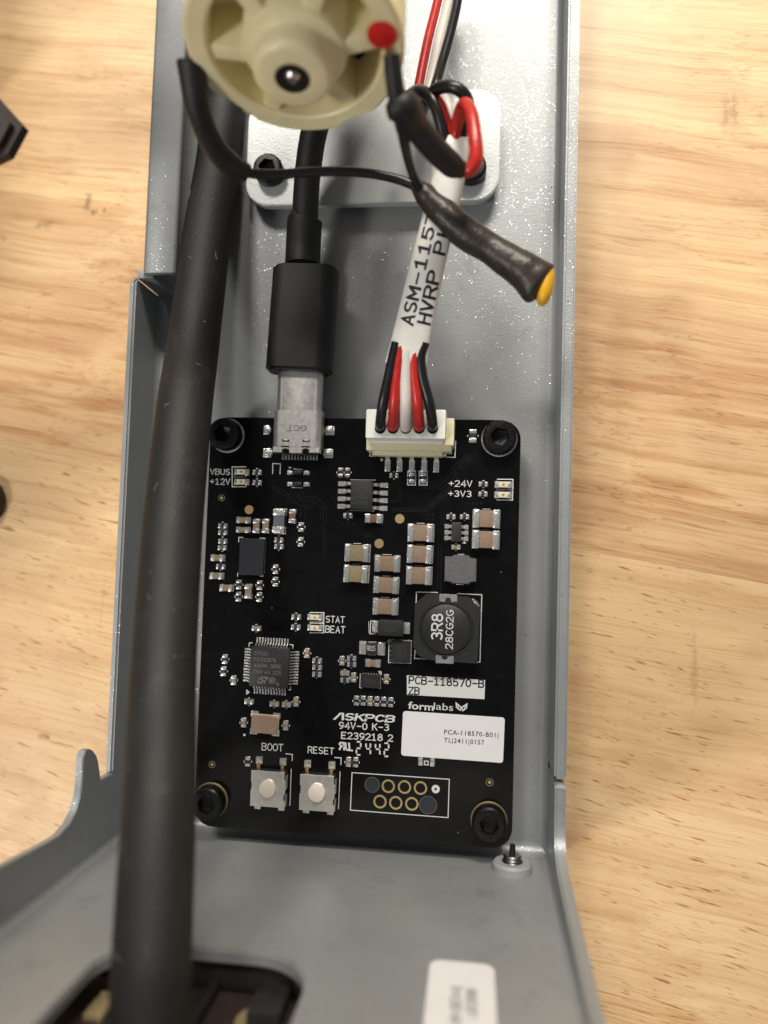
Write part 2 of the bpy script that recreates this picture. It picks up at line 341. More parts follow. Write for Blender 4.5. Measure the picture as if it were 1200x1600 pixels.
def box(sx, sy, sz, c=(0, 0, 0), bev=0.0, seg=2, b=None, rz=0.0):
    """box whose base centre sits at c"""
    t = bmesh.new()
    bmesh.ops.create_cube(t, size=1)
    bmesh.ops.scale(t, vec=(sx, sy, sz), verts=t.verts)
    if bev > 0:
        bmesh.ops.bevel(t, geom=t.edges[:], offset=min(bev, .45 * min(sx, sy, sz)), segments=seg, affect='EDGES', profile=0.6)
    if rz: bmesh.ops.rotate(t, matrix=Matrix.Rotation(rz, 3, 'Z'), verts=t.verts)
    bmesh.ops.translate(t, vec=(c[0], c[1], c[2] + sz / 2), verts=t.verts)
    smooth(t)
    if b is None: return t
    me = bpy.data.meshes.new('tmp'); t.to_mesh(me); t.free(); b.from_mesh(me); bpy.data.meshes.remove(me)
    return b
def lathe(prof, n=24, b=None, mtx=None):
    b = b or bmesh.new(); rings = []
    v0 = len(b.verts); new = []
    for (r, z) in prof:
        if r < 1e-6: ring = [b.verts.new((0, 0, z))]
        else: ring = [b.verts.new((r * math.cos(2 * math.pi * i / n), r * math.sin(2 * math.pi * i / n), z)) for i in range(n)]
        new += ring; rings.append(ring)
    for a, c in zip(rings, rings[1:]):
        for i in range(n):
            j = (i + 1) % n
            if len(a) == 1 and len(c) == 1: continue
            if len(a) == 1: b.faces.new((a[0], c[i], c[j]))
            elif len(c) == 1: b.faces.new((a[i], a[j], c[0]))
            else: b.faces.new((a[i], a[j], c[j], c[i]))
    if mtx is not None: bmesh.ops.transform(b, matrix=mtx, verts=new)
    bmesh.ops.recalc_face_normals(b, faces=b.faces[:])
    return smooth(b, 35)
def prism(pts, z0, z1, bev=0.0, b=None):
    t = bmesh.new()
    vs = [t.verts.new((p[0], p[1], z0)) for p in pts]
    f = t.faces.new(vs)
    r = bmesh.ops.extrude_face_region(t, geom=[f])
    up = [g for g in r['geom'] if isinstance(g, bmesh.types.BMVert)]
    bmesh.ops.translate(t, vec=(0, 0, z1 - z0), verts=up)
    bmesh.ops.recalc_face_normals(t, faces=t.faces[:])
    if bev > 0:
        top = [e for e in t.edges if all(abs(v.co.z - z1) < 1e-6 for v in e.verts)]
        bmesh.ops.bevel(t, geom=top, offset=bev, segments=2, affect='EDGES')
    smooth(t, 35)
    if b is None: return t
    me = bpy.data.meshes.new('tmp'); t.to_mesh(me); t.free(); b.from_mesh(me); bpy.data.meshes.remove(me)
    return b
def rrect(x0, y0, x1, y1, r, n=6):
    pts = []
    for cx, cy, a0 in ((x1 - r, y1 - r, 0), (x0 + r, y1 - r, 90), (x0 + r, y0 + r, 180), (x1 - r, y0 + r, 270)):
        for k in range(n + 1):
            a = R(a0 + 90 * k / n); pts.append((cx + r * math.cos(a), cy + r * math.sin(a)))
    return pts
def spline(P, per=8):
    P = [Vector(p) for p in P]; out = []
    Q = [P[0] * 2 - P[1]] + P + [P[-1] * 2 - P[-2]]
    for i in range(1, len(Q) - 2):
        for k in range(per):
            t = k / per
            out.append(0.5 * ((2 * Q[i]) + (Q[i + 1] - Q[i - 1]) * t + (2 * Q[i - 1] - 5 * Q[i] + 4 * Q[i + 1] - Q[i + 2]) * t * t + (3 * Q[i] - Q[i - 1] - 3 * Q[i + 1] + Q[i + 2]) * t ** 3))
    out.append(P[-1]); return out
def tube(P, rad, n=14, per=8, flat=None, cap=True, b=None, ease=True):
    """sweep along points; rad is a number or one per control point; flat = (lateral scale, vertical scale)"""
    b = b or bmesh.new()
    C = spline(P, per)
    rads = []
    for i in range(len(C)):
        if isinstance(rad, (int, float)): rads.append(rad)
        else:
            u = i / per; k = min(int(u), len(rad) - 2); t = u - k; t = t * t * (3 - 2 * t) if ease else t
            rads.append(rad[k] * (1 - t) + rad[k + 1] * t)
    T0 = (C[1] - C[0]).normalized()
    up = Vector((0, 0, 1)) if abs(T0.z) < .9 else Vector((0, 1, 0))
    side = T0.cross(up).normalized(); rings = []
    for i, c in enumerate(C):
        t = (C[min(i + 1, len(C) - 1)] - C[max(i - 1, 0)]).normalized()
        side = (side - t * side.dot(t)).normalized(); nr = side.cross(t)
        fl, fv = flat(i / (len(C) - 1)) if callable(flat) else (flat or (1, 1))
        rings.append([b.verts.new(c + side * (math.cos(2 * math.pi * k / n) * rads[i] * fl) + nr * (math.sin(2 * math.pi * k / n) * rads[i] * fv)) for k in range(n)])
    for a, d in zip(rings, rings[1:]):
        for k in range(n):
            j = (k + 1) % n; b.faces.new((a[k], a[j], d[j], d[k]))
    if cap: b.faces.new(rings[0][::-1]); b.faces.new(rings[-1])
    bmesh.ops.recalc_face_normals(b, faces=b.faces[:])
    return smooth(b, 50)
def apx(pts): return [at(*p) for p in pts]

# ---- strokes: the lettering of circuit-board printing
def arc(cx, cy, rx, ry, a0, a1, n=8): return [(cx + rx * math.cos(R(a0 + (a1 - a0) * k / n)), cy + ry * math.sin(R(a0 + (a1 - a0) * k / n))) for k in range(n + 1)]
G = {
 'A': [[(0, 0), (1.9, 6), (3.8, 0)], [(.7, 1.9), (3.1, 1.9)]],
 'B': [[(0, 0), (0, 6), (2.3, 6)] + arc(2.3, 4.6, 1.4, 1.4, 90, -90) + [(0, 3.2)], [(2.3, 3.2)] + arc(2.4, 1.6, 1.5, 1.6, 90, -90) + [(0, 0)]],
 'C': [arc(2.1, 3, 2.1, 3, 45, 315, 12)],
 'D': [[(0, 0), (0, 6), (1.6, 6)] + arc(1.6, 3, 2.3, 3, 90, -90, 10) + [(0, 0)]],
 'E': [[(3.4, 6), (0, 6), (0, 0), (3.4, 0)], [(0, 3.1), (2.8, 3.1)]],
 'F': [[(3.4, 6), (0, 6), (0, 0)], [(0, 3.1), (2.7, 3.1)]],
 'G': [arc(2.1, 3, 2.1, 3, 50, 330, 12) + [(4.1, 2.7), (2.4, 2.7)]],
 'H': [[(0, 0), (0, 6)], [(3.8, 0), (3.8, 6)], [(0, 3.1), (3.8, 3.1)]],
 'I': [[(1, 0), (1, 6)]],
 'J': [[(3, 6), (3, 1.5)] + arc(1.6, 1.5, 1.4, 1.5, 0, -180)],
 'K': [[(0, 0), (0, 6)], [(3.7, 6), (0, 2.5)], [(1.4, 3.7), (3.8, 0)]],
 'L': [[(0, 6), (0, 0), (3.3, 0)]],
 'M': [[(0, 0), (0, 6), (2, 2), (4, 6), (4, 0)]],
 'N': [[(0, 0), (0, 6), (3.8, 0), (3.8, 6)]],
 'O': [arc(2.1, 3, 2.1, 3, 90, 450, 16)],
 'P': [[(0, 0), (0, 6), (2.3, 6)] + arc(2.3, 4.4, 1.5, 1.6, 90, -90) + [(0, 2.8)]],
 'R': [[(0, 0), (0, 6), (2.3, 6)] + arc(2.3, 4.4, 1.5, 1.6, 90, -90) + [(0, 2.8)], [(2.2, 2.8), (3.9, 0)]],
 'S': [arc(1.9, 4.5, 1.8, 1.5, 40, 270, 8) + arc(1.9, 1.5, 1.8, 1.5, 90, -140, 8)],
 'T': [[(0, 6), (3.8, 6)], [(1.9, 6), (1.9, 0)]],
 'U': [[(0, 6), (0, 2)] + arc(1.9, 2, 1.9, 2, 180, 360, 8) + [(3.8, 6)]],
 'V': [[(0, 6), (1.9, 0), (3.8, 6)]],
 'W': [[(0, 6), (1.2, 0), (2.4, 4.5), (3.6, 0), (4.8, 6)]],
 'X': [[(0, 0), (3.8, 6)], [(0, 6), (3.8, 0)]],
 'Y': [[(0, 6), (1.9, 3), (3.8, 6)], [(1.9, 3), (1.9, 0)]],
 'Z': [[(0, 6), (3.8, 6), (0, 0), (3.8, 0)]],
 '0': [arc(1.9, 3, 1.9, 3, 90, 450, 16)],
 '1': [[(.4, 4.8), (1.9, 6), (1.9, 0)], [(.5, 0), (3.3, 0)]],
 '2': [arc(1.9, 4.3, 1.8, 1.7, 160, -30, 8) + [(0, 0), (3.8, 0)]],
 '3': [arc(1.8, 4.5, 1.7, 1.5, 140, -90, 8), arc(1.8, 1.55, 1.9, 1.55, 90, -140, 8)],
 '4': [[(2.9, 0), (2.9, 6), (0, 1.8), (3.9, 1.8)]],
 '5': [[(3.5, 6), (.5, 6), (.3, 3.3)] + arc(1.8, 1.9, 1.9, 1.9, 125, -145, 9)],
 '6': [arc(3.2, 2.6, 3.1, 3.4, 95, 175, 5) + arc(1.9, 1.8, 1.8, 1.8, 180, 540, 12)],
 '7': [[(0, 6), (3.8, 6), (1.4, 0)]],
 '8': [arc(1.9, 4.6, 1.5, 1.4, -90, 270, 12), arc(1.9, 1.6, 1.9, 1.6, 90, 450, 12)],
 '9': [arc(1.9, 4.2, 1.8, 1.8, 0, 360, 12) + arc(.6, 3.4, 3.1, 3.4, 0, -85, 5)],
 '+': [[(.2, 3), (3.8, 3)], [(2, 1.2), (2, 4.8)]], '-': [[(.4, 2.8), (3.6, 2.8)]], '|': [[(1, -.5), (1, 6.5)]], '.': [[(.8, 0), (1.1, 0)]],
 '(': [arc(2.2, 3, 1.2, 3.5, 120, 240, 6)],
}
ADV = {'I': 2.0, 'J': 4.0, '|': 2.0, ' ': 3.6, 'W': 6.0, 'M': 5.3, '.': 2.0, '(': 2.4}
def strokes(s, mono=None):
    out, x = [], 0.0
    for ch in s:
        for pl in G.get(ch, []):
            off = (mono - 3.8) / 2 if mono else 0
            out.append([(x + off + a, b_) for a, b_ in pl])
        x += mono if mono else ADV.get(ch, 5.2)
    return out, x - (0 if mono else 1.3)
def ribbon(b, pts, wd, f, lift=0.0, dense=0.0):
    """flat ribbon along 2-D points, placed by f(x, y, lift)"""
    P = [Vector((p[0], p[1])) for p in pts]
    Q = [P[0]]
    for p in P[1:]:
        if (p - Q[-1]).length > 1e-6:
            if dense:
                k = max(1, int((p - Q[-1]).length / dense)); a = Q[-1].copy()
                for i in range(1, k + 1): Q.append(a.lerp(p, i / k))
            else: Q.append(p)
    P = Q
    if len(P) < 2: return
    closed = (P[0] - P[-1]).length < 1e-5
    if not closed:
        P[0] = P[0] - (P[1] - P[0]).normalized() * wd * .45; P[-1] = P[-1] + (P[-1] - P[-2]).normalized() * wd * .45
    L_, R_ = [], []
    for i, p in enumerate(P):
        a = P[i - 1] if i else (P[-2] if closed else None)
        c = P[i + 1] if i < len(P) - 1 else (P[1] if closed else None)
        d1 = (p - a).normalized() if a is not None else None; d2 = (c - p).normalized() if c is not None else None
        if d1 is None: d1 = d2
        if d2 is None: d2 = d1
        n1 = Vector((-d1.y, d1.x)); n2 = Vector((-d2.y, d2.x)); m = n1 + n2
        if m.length < 1e-4: m = n1
        m.normalize(); k = min(1.9, 1 / max(.3, m.dot(n1)))
        L_.append(b.verts.new(f(*(p + m * wd / 2 * k), lift))); R_.append(b.verts.new(f(*(p - m * wd / 2 * k), lift)))
    for i in range(len(P) - 1):
        try: b.faces.new((R_[i], R_[i + 1], L_[i + 1], L_[i]))
        except ValueError: pass
def text_mesh(s, f, wd=.75, mono=None, dense=0.0):
    b = bmesh.new(); st, tot = strokes(s, mono)
    for i, pl in enumerate(st): ribbon(b, pl, wd, f, i * 1.0, dense)
    return b, tot
def board_text(s, px0, py0, px1, hgt, z, m, parent, wd=.78, rot=0.0, flip=False, name='silkscreen_text', slope=None, mono=None, label=None, lift=.0012):
    """stroke text whose baseline starts at pixel (px0, py0), runs to px1 and is hgt pixels tall"""
    _, tot = strokes(s, mono)
    a = at(px0, py0, z); ppm = FPX / (H - z)
    L_ = (px1 - px0) / ppm; sx = L_ / tot; sy = hgt / ppm / 6
    ca, sa = math.cos(rot), math.sin(rot)
    f = lambda x, y, l: Vector((x * sx * ca - y * sy * sa, x * sx * sa + y * sy * ca, l * lift))
    st, _ = strokes(s, mono); b = bmesh.new()
    for i, pl in enumerate(st): ribbon(b, pl, wd, f, i)
    bmesh.ops.recalc_face_normals(b, faces=b.faces[:])
    return obj(name, b, m, parent, a, label=label)
def font_mesh(s, size, width=None, bold=0.0, spacing=1.0):
    c = bpy.data.curves.new('txt', 'FONT'); c.body = s; c.size = size; c.offset = bold; c.space_character = spacing; c.resolution_u = 3
    o = bpy.data.objects.new('txt', c); col.objects.link(o)
    bpy.context.view_layer.update()
    me = bpy.data.meshes.new_from_object(o.evaluated_get(bpy.context.evaluated_depsgraph_get()))
    bpy.data.objects.remove(o); bpy.data.curves.remove(c)
    xs = [v.co.x for v in me.vertices]; x0, x1 = min(xs), max(xs); k = width / (x1 - x0) if width else 1
    for v in me.vertices: v.co.x = (v.co.x - x0) * k
    return me
def sheet_line(b, pts, wd, z=0.0, close=False):
    """thin printed line through board points"""
    pts = [tuple(p[:2]) for p in pts]
    if close: pts = pts + [pts[0]]
    ribbon(b, pts, wd, lambda x, y, l: Vector((x, y, z)))

# ------------------------------------------------------------------ the table
b = bmesh.new(); bmesh.ops.create_grid(b, x_segments=1, y_segments=1, size=1500)
table = obj('table_top', box(3000, 3000, 30, (0, 0, -30)), 'wood', loc=(0, 0, TABLE_Z))
# object coordinates of the table are kept equal to the place's own
for v in table.data.vertices: v.co.z += TABLE_Z
table.location = (0, 0, 0)
table['kind'] = 'structure'

# ------------------------------------------------------------------ the sheet-metal tray
WX0, WX1 = -61.3, 13.85           # inner faces of the side walls
YE = at(560, 1313, 0).y          # inner face of the end wall
YN = 150.0
T = 1.5
y_slotR = at(880, 1218, 11).y
y_slotL = at(160, 1212, 11).y
y_lip = at(245, 430, 11).y
tray = thing('metal_tray', 'grey powder coated sheet metal tray holding the black circuit board', 'metal tray', (0, 0, 0))
obj('tray_floor', box(WX1 - WX0 + 2 * T, YN - YE + T, T, ((WX0 + WX1) / 2, (YN + YE - T) / 2, -T)), 'coat', tray)
def yz_panel(pts, x0, x1, bev=.35):
    """panel with outline in (y, z) and thickness in x"""
    t = prism([(p[0], p[1]) for p in pts], 0, x1 - x0, 0)
    if bev:
        es = [e for e in t.edges if abs(e.verts[0].co.z - e.verts[1].co.z) < 1e-6]
        bmesh.ops.bevel(t, geom=es, offset=bev, segments=2, affect='EDGES')
    m = Matrix(((0, 0, 1, x0), (1, 0, 0, 0), (0, 1, 0, 0), (0, 0, 0, 1)))
    bmesh.ops.transform(t, matrix=m, verts=t.verts); bmesh.ops.recalc_face_normals(t, faces=t.faces[:])
    return smooth(t, 35)
WH = 11.0
obj('right_wall', yz_panel([(YN, .01), (YN, WH), (y_slotR, WH), (y_slotR, .01)], WX1, WX1 + 1.95), 'coat', tray)
obj('left_wall', yz_panel([(y_lip - .2, .01), (y_lip - .2, WH - .8), (y_lip - 1.0, WH), (y_slotL + .6, WH), (y_slotL, WH - .6), (y_slotL, .01)], WX0 - 1.25, WX0), 'coat', tray)
# taller upper stretch with a folded lip
obj('left_wall', yz_panel([(YN, .012), (YN, 11.2), (y_lip + .8, 11.2), (y_lip + .8, .012)], -59.4, -58.2), 'coat', tray)
obj('corner_gusset', box(3.0, 1.5, 10.45, (-59.85, y_lip + .45, .015), .1), 'coat', tray)
lipx0 = at(219, 430, 12).x; lipx1 = at(273, 430, 12).x
lp = bmesh.new()
pr = [(lipx0, 9.4), (lipx0 + .1, 10.9), (lipx0 + .5, 11.7), (lipx0 + 1.2, 12.05), (lipx1 - .6, 12.1), (lipx1, 11.8), (lipx1, 10.9), (lipx0 + 1.5, 10.7), (lipx0 + 1.15, 9.4)]
v0 = [lp.verts.new((x, y_lip, z)) for x, z in pr]; v1 = [lp.verts.new((x, YN, z)) for x, z in pr]
for i in range(len(pr)): lp.faces.new((v0[i], v0[(i + 1) % len(pr)], v1[(i + 1) % len(pr)], v1[i]))
lp.faces.new(v0); lp.faces.new(v1); bmesh.ops.recalc_face_normals(lp, faces=lp.faces[:])
bmesh.ops.bevel(lp, geom=[e for e in lp.edges if all(abs(v.co.y - y_lip) < 1e-5 for v in e.verts)], offset=.15, segments=1, affect='EDGES')
obj('folded_lip', smooth(lp, 50), 'coat', tray)
# end wall with a round-cornered opening
ZT = 75.0
bx0, bx1 = WX0, WX1
def end_x(px, py):
    d = at(px, py, 0) - Vector((0, 0, H)); return d.x * YE / d.y
hx0, hx1, hz0, hr = end_x(66, 1590), end_x(474, 1545), 36, 7.5
_d = (at(350, 1484, 0) - Vector((0, 0, H))); hz0 = H + _d.z * (YE / _d.y)
outer = [(bx0, ZT), (bx0, .012), (bx1, .012), (bx1, ZT)]
hole = [(hx1, ZT), ] + [(hx1 - hr + hr * math.cos(R(a)), hz0 + hr - hr * math.sin(R(a))) for a in range(0, 91, 10)] + \
       [(hx0 + hr - hr * math.sin(R(a)), hz0 + hr - hr * math.cos(R(a))) for a in range(0, 91, 10)] + [(hx0, ZT)]
pts = [(bx0, ZT), (bx0, .012), (bx1, .012), (bx1, ZT)] + hole
t = prism(pts, 0, 1.9, 0)
es = [e for e in t.edges if abs(e.verts[0].co.z - e.verts[1].co.z) < 1e-6 and min(e.verts[0].co.y, e.verts[1].co.y) > 5]
bmesh.ops.bevel(t, geom=es, offset=.3, segments=2, affect='EDGES')
bmesh.ops.transform(t, matrix=Matrix(((1, 0, 0, 0), (0, 0, -1, YE), (0, 1, 0, 0), (0, 0, 0, 1))), verts=t.verts)
bmesh.ops.recalc_face_normals(t, faces=t.faces[:])
obj('end_wall', smooth(t, 35), 'coat', tray)
yr = y_slotR - .6
obj('end_flange', yz_panel([(YE - 1.9, .01), (yr, .01), (yr, 11.9), (yr - .4, 12.4), (-42.0, 12.5), (-44.2, 12.9), (-45.5, 13.6), (-46.6, 15.0), (-47.3, 16.8), (-47.8, 19), (-48.4, 24), (-49.2, 35), (-50.2, 46), (-50.6, ZT), (YE - 1.9, ZT)], WX1, WX1 + 1.75, .3), 'coat', tray)
yl = y_slotL - .9
def on_x(px, py, x):
    d = at(px, py, 0) - Vector((0, 0, H)); s = x / d.x
    return (d.y * s, H + d.z * s)
fp = [on_x(px, py, WX0) for px, py in ((158, 1219), (156, 1205), (154, 1190), (151, 1180), (146, 1173), (140, 1170), (134, 1173), (130, 1183), (129, 1205), (128, 1225), (125, 1246), (119, 1267), (109, 1287), (92, 1306), (70, 1319), (42, 1334), (0, 1356), (-60, 1388))]
obj('end_flange', yz_panel([(YE - 1.9, .01), (fp[0][0], .01)] + fp + [(fp[-1][0], ZT), (YE - 1.9, ZT)], WX0 - 1.25, WX0, .15), 'coat', tray)
# bend fillets along floor and walls
def fillet(p0, p1, a, c, r, n=5):
    b = bmesh.new(); p0, p1, a, c = map(Vector, (p0, p1, a, c)); prev = None
    for k in range(n + 1):
        t = R(90 * k / n); off = a * (r * (1 - math.sin(t))) + c * (r * (1 - math.cos(t)))
        q = (b.verts.new(p0 + off), b.verts.new(p1 + off))
        if prev: b.faces.new((prev[0], prev[1], q[1], q[0]))
        prev = q
    return smooth(b, 60)
obj('bend', fillet((WX1 - .0, YE, 0.02), (WX1 - .0, YN, 0.02), (-1, 0, 0), (0, 0, 1), 1.3), 'coat', tray)
obj('bend', fillet((WX0, YE, 0.02), (WX0, YN, 0.02), (1, 0, 0), (0, 0, 1), 1.3), 'coat', tray)
obj('bend', fillet((WX0, YE, 0.02), (WX1, YE, 0.02), (0, 1, 0), (0, 0, 1), 2.0), 'coat', tray)
obj('bend', fillet((WX1, YE, 0.02), (WX1, YE, ZT), (0, 1, 0), (-1, 0, 0), 1.0), 'coat', tray)
obj('bend', fillet((WX0, YE, 0.02), (WX0, YE, ZT), (0, 1, 0), (1, 0, 0), 1.0), 'coat', tray)
def on_end(px, py, off=0.0):
    """point on the end wall seen at a pixel"""
    d = at(px, py, 0) - Vector((0, 0, H)); s = (YE + off) / d.y
    return Vector((0, 0, H)) + d * s
# threaded standoff and the screw that pokes through it
so = on_end(800, 1360)
rotY = Matrix.Rotation(R(-90), 4, 'X')
sb = lathe([(0, 0), (3.25, 0), (3.25, 1.1), (2.9, 1.5), (1.75, 1.5), (1.75, .4), (0, .4)], 28)
bmesh.ops.transform(sb, matrix=rotY, verts=sb.verts)
obj('threaded_insert', sb, 'nylonw', tray, so)
scr = thing('grub_screw', 'small bare metal screw end poking out of the end wall by the board corner', 'screw', so)
prof = [(0, .5)]
for k in range(4): prof += [(1.3, .6 + k * .5), (1.55, .85 + k * .5)]
prof += [(1.3, 2.6), (0, 2.6)]
sb = lathe(prof, 20); bmesh.ops.transform(sb, matrix=rotY, verts=sb.verts); obj('thread', sb, 'screwt', scr)
sb = lathe([(0, 2.6), (.55, 2.6), (.45, 4.2), (0, 4.4)], 12); bmesh.ops.transform(sb, matrix=rotY, verts=sb.verts); obj('screw_tip', sb, 'hole', scr)

# label on the end wall
lb = thing('paper_label', 'white round cornered label with rotated print on the lower grey wall', 'label', on_end(720, 1560, .05))
c0 = on_end(722, 1560, .05); zt = on_end(722, 1504, .05).z; xl = on_end(671, 1530, .05).x; xr = on_end(775, 1530, .05).x
t = prism(rrect(xl, zt, xr, zt + 26, 1.5), 0, .12, .03)
bmesh.ops.transform(t, matrix=Matrix(((1, 0, 0, -c0.x), (0, 0, 1, 0), (0, 1, 0, -c0.z), (0, 0, 0, 1))), verts=t.verts)
bmesh.ops.recalc_face_normals(t, faces=t.faces[:])
obj('label_paper', t, 'sticker', lb)
def wall_text(s, px, py0, size, wlen, name='printed_text'):
    """text that reads up the end wall (seen from the camera it runs from image bottom to top)"""
    p = on_end(px, py0, .2); b = bmesh.new(); st, tot = strokes(s)
    sx = wlen / tot; sy = size / 6
    for i, pl in enumerate(st): ribbon(b, pl, .95, lambda x, y, l: Vector((-y * sy, l * .001, -x * sx)), i)
    o = obj(name, b, 'inkg', lb, p - c0); return o
wall_text('ASM-100174-01', 721, 1601, 1.1, 7.6)
wall_text('LJN110000', 746, 1590, 1.1, 5.6)
# dark board standing behind the opening, with a round and an oblong contact
yd = YE - 6
rp = thing('rear_panel', 'dark upright board with a round gold pad seen through the rounded opening', 'panel', (-35, yd, 40))
RO = Vector(rp.location)
def on_y(px, py, y):
    d = at(px, py, 0) - Vector((0, 0, H)); return Vector((0, 0, H)) + d * (y / d.y)
obj('panel', box(62, 1.4, 90, (-5, -.7, -22), .2), 'brownp', rp)
obj('panel_rim', box(36, 3.6, 2.2, (0, 2.2, hz0 - 40 - 3.2), .4), 'blackp', rp)
p = on_y(391, 1594, yd) - RO
sb = lathe([(0, .12), (1.75, .12), (1.85, .0)], 32); bmesh.ops.transform(sb, matrix=Matrix.Rotation(R(-90), 4, 'X'), verts=sb.verts); bmesh.ops.scale(sb, vec=(1, 1, 1.45), verts=sb.verts); obj('round_pad', sb, 'brass', rp, p)
p = on_y(158, 1580, yd) - RO
obj('contact_tab', box(2.4, .9, 5.2, (p.x, .45, p.z - 2.8), .25), 'brass', rp)
for k in range(3): obj('contact_ridge', box(2.2, .3, .35, (p.x, 1.0, p.z - 2.2 + k * 1.6), .1), 'brass', rp)
p = on_y(330, 1560, yd) - RO; obj('rib', box(1.4, 1.6, 34, (p.x, .9, hz0 - 42.9), .3), 'blackp', rp)
p = on_y(432, 1560, yd) - RO; obj('socket_block', box(4.2, 2.2, 9, (p.x, 1.1, p.z - 2), .4), 'blackp', rp)

# ------------------------------------------------------------------ bracket plate under the motor
PZ = 4.2
p0 = at(383, 322, PZ); p1 = at(783, 137, PZ)
pl = obj('bracket_plate', prism(rrect(p0.x, p0.y, p1.x, p1.y, 4.5, 8), PZ - 1.6, PZ, .18), 'plate')
tag(pl, 'pale grey rounded metal plate screwed down beneath the cream motor', 'plate')
for px in (440, 715):
    p = at(px, 230, PZ); obj('spacer', lathe([(0, .02), (3, .02), (3, PZ - 1.62), (0, PZ - 1.62)], 20), 'plate', pl, (p.x, p.y, 0))

# ------------------------------------------------------------------ socket screws
def cap_screw(px, py, z, label, washer=True, group='black socket head screws', wm='tin', r=2.9, hh=2.8):
    p = at(px, py, z)
    s = thing('cap_screw', label, 'screw', p, group)
    b = bmesh.new(); n = 48
    def ring(rr, zz, knurl=0.0): return [b.verts.new(((rr + (knurl if i % 2 else 0)) * math.cos(2 * math.pi * i / n), (rr + (knurl if i % 2 else 0)) * math.sin(2 * math.pi * i / n), zz)) for i in range(n)]
    def hexr(rr, zz):
        out = []
        for i in range(n):
            a = 2 * math.pi * i / n + R(12); k = (a % (math.pi / 3)) - math.pi / 6; q = rr * math.cos(math.pi / 6) / math.cos(k)
            out.append(b.verts.new((q * math.cos(2 * math.pi * i / n), q * math.sin(2 * math.pi * i / n), zz)))
        return out
    rs = [ring(r - .15, .35), ring(r, .5, -.06), ring(r, hh - .6, -.06), ring(r - .12, hh - .3), ring(r - .4, hh - .05), ring(r - .75, hh), hexr(1.65, hh), hexr(1.5, hh - .25), hexr(1.48, hh - 1.5)]
    for a, c in zip(rs, rs[1:]):
        for i in range(n): b.faces.new((a[i], a[(i + 1) % n], c[(i + 1) % n], c[i]))
    cv = b.verts.new((0, 0, hh - 1.9))
    for i in range(n): b.faces.new((rs[-1][i], rs[-1][(i + 1) % n], cv))
    bmesh.ops.recalc_face_normals(b, faces=b.faces[:])
    obj('head', smooth(b, 28), 'screw', s)
    if washer: obj('washer', lathe([(1.6, .02), (3.1, .02), (3.1, .25), (3.0, .34), (1.6, .34)], 36), wm, s)
    return s
BZ = 7.0                                      # top face of the board
cap_screw(780, 686, BZ, 'black socket screw in the board corner right of the white wire connector')
cap_screw(356, 681, BZ, 'black socket screw in the board corner left of the metal USB socket')
cap_screw(764, 1281, BZ, 'black socket screw in the lower board corner beside the threaded insert', wm='dullgold')
cap_screw(330, 1250, BZ, 'black socket screw in the board corner left of the boot button', wm='dullgold')
cap_screw(423, 272, PZ, 'black socket screw at the left of the pale plate beside the thick USB cable', washer=False, r=2.75)
cap_screw(736, 270, PZ, 'black socket screw on the pale plate half hidden behind the red wire loop', washer=False, r=2.75)

# ------------------------------------------------------------------ circuit board
e0 = at(315, 990, BZ); e1 = at(807, 1000, BZ); yt = at(560, 654, BZ).y; yb = at(560, 1309, BZ).y
board = thing('circuit_board', 'black circuit board crowded with chips, capacitors and two buttons in the metal tray', 'circuit board', ((e0.x + e1.x) / 2, (yt + yb) / 2, 0))
BO = Vector(board.location)
class B_:                                     # children of the board are given in the place's coordinates
    pass
def bobj(name, me, m, loc=None, rz=0.0, label=None, parent=None):
    o = obj(name, me, m, parent or board, rz=rz, label=label)
    o.location = (Vector(loc) if loc is not None else Vector((0, 0, 0))) - BO if parent is None else (Vector(loc) if loc is not None else Vector((0, 0, 0)))
    return o
outline = rrect(e0.x, yb, e1.x, yt, 3.4, 8)
bobj('board_core', prism(outline, BZ - 1.55, BZ - .06), 'fr4')
bobj('solder_mask', prism([(x * 1 + (0.03 if x < -20 else -0.03), y) for x, y in outline], BZ - .058, BZ, .03), 'mask')
for (px, py) in ((780, 686), (356, 681), (764, 1281), (330, 1250)):
    p = at(px, py, BZ); bobj('standoff', lathe([(0, .02), (2.8, .02), (2.8, BZ - 1.56), (0, BZ - 1.56)], 6), 'tin', (p.x, p.y, 0))
CR = {1: (310, 630, 1200 / 260), 2: (520, 680, 3.75), 3: (310, 940, 4.8), 4: (520, 900, 4.0), 5: (300, 1130, 1200 / 260), 6: (500, 1090, 1200 / 380), 7: (540, 300, 1200 / 360)}
def cp(c, x, y): o = CR[c]; return (o[0] + x / o[2], o[1] + y / o[2])
PPM = FPX / (H - BZ)
def mm(c, v): return v / CR[c][2] / PPM
cache = {}
def terminal_mesh(tw, tl, th, flare):
    k = ('t', round(tw, 2), round(tl, 2), round(th, 2), round(flare, 2))
    if k not in cache:
        b = box(tw, tl, th, (0, 0, 0), .08, 2)
        box(tw + flare, tl + flare * .6, th * .22, (flare * .45, 0, 0), .06, 1, b)
        me = bpy.data.meshes.new('terminal'); b.to_mesh(me); b.free(); me.materials.append(M['solder']); cache[k] = me
    return cache[k]
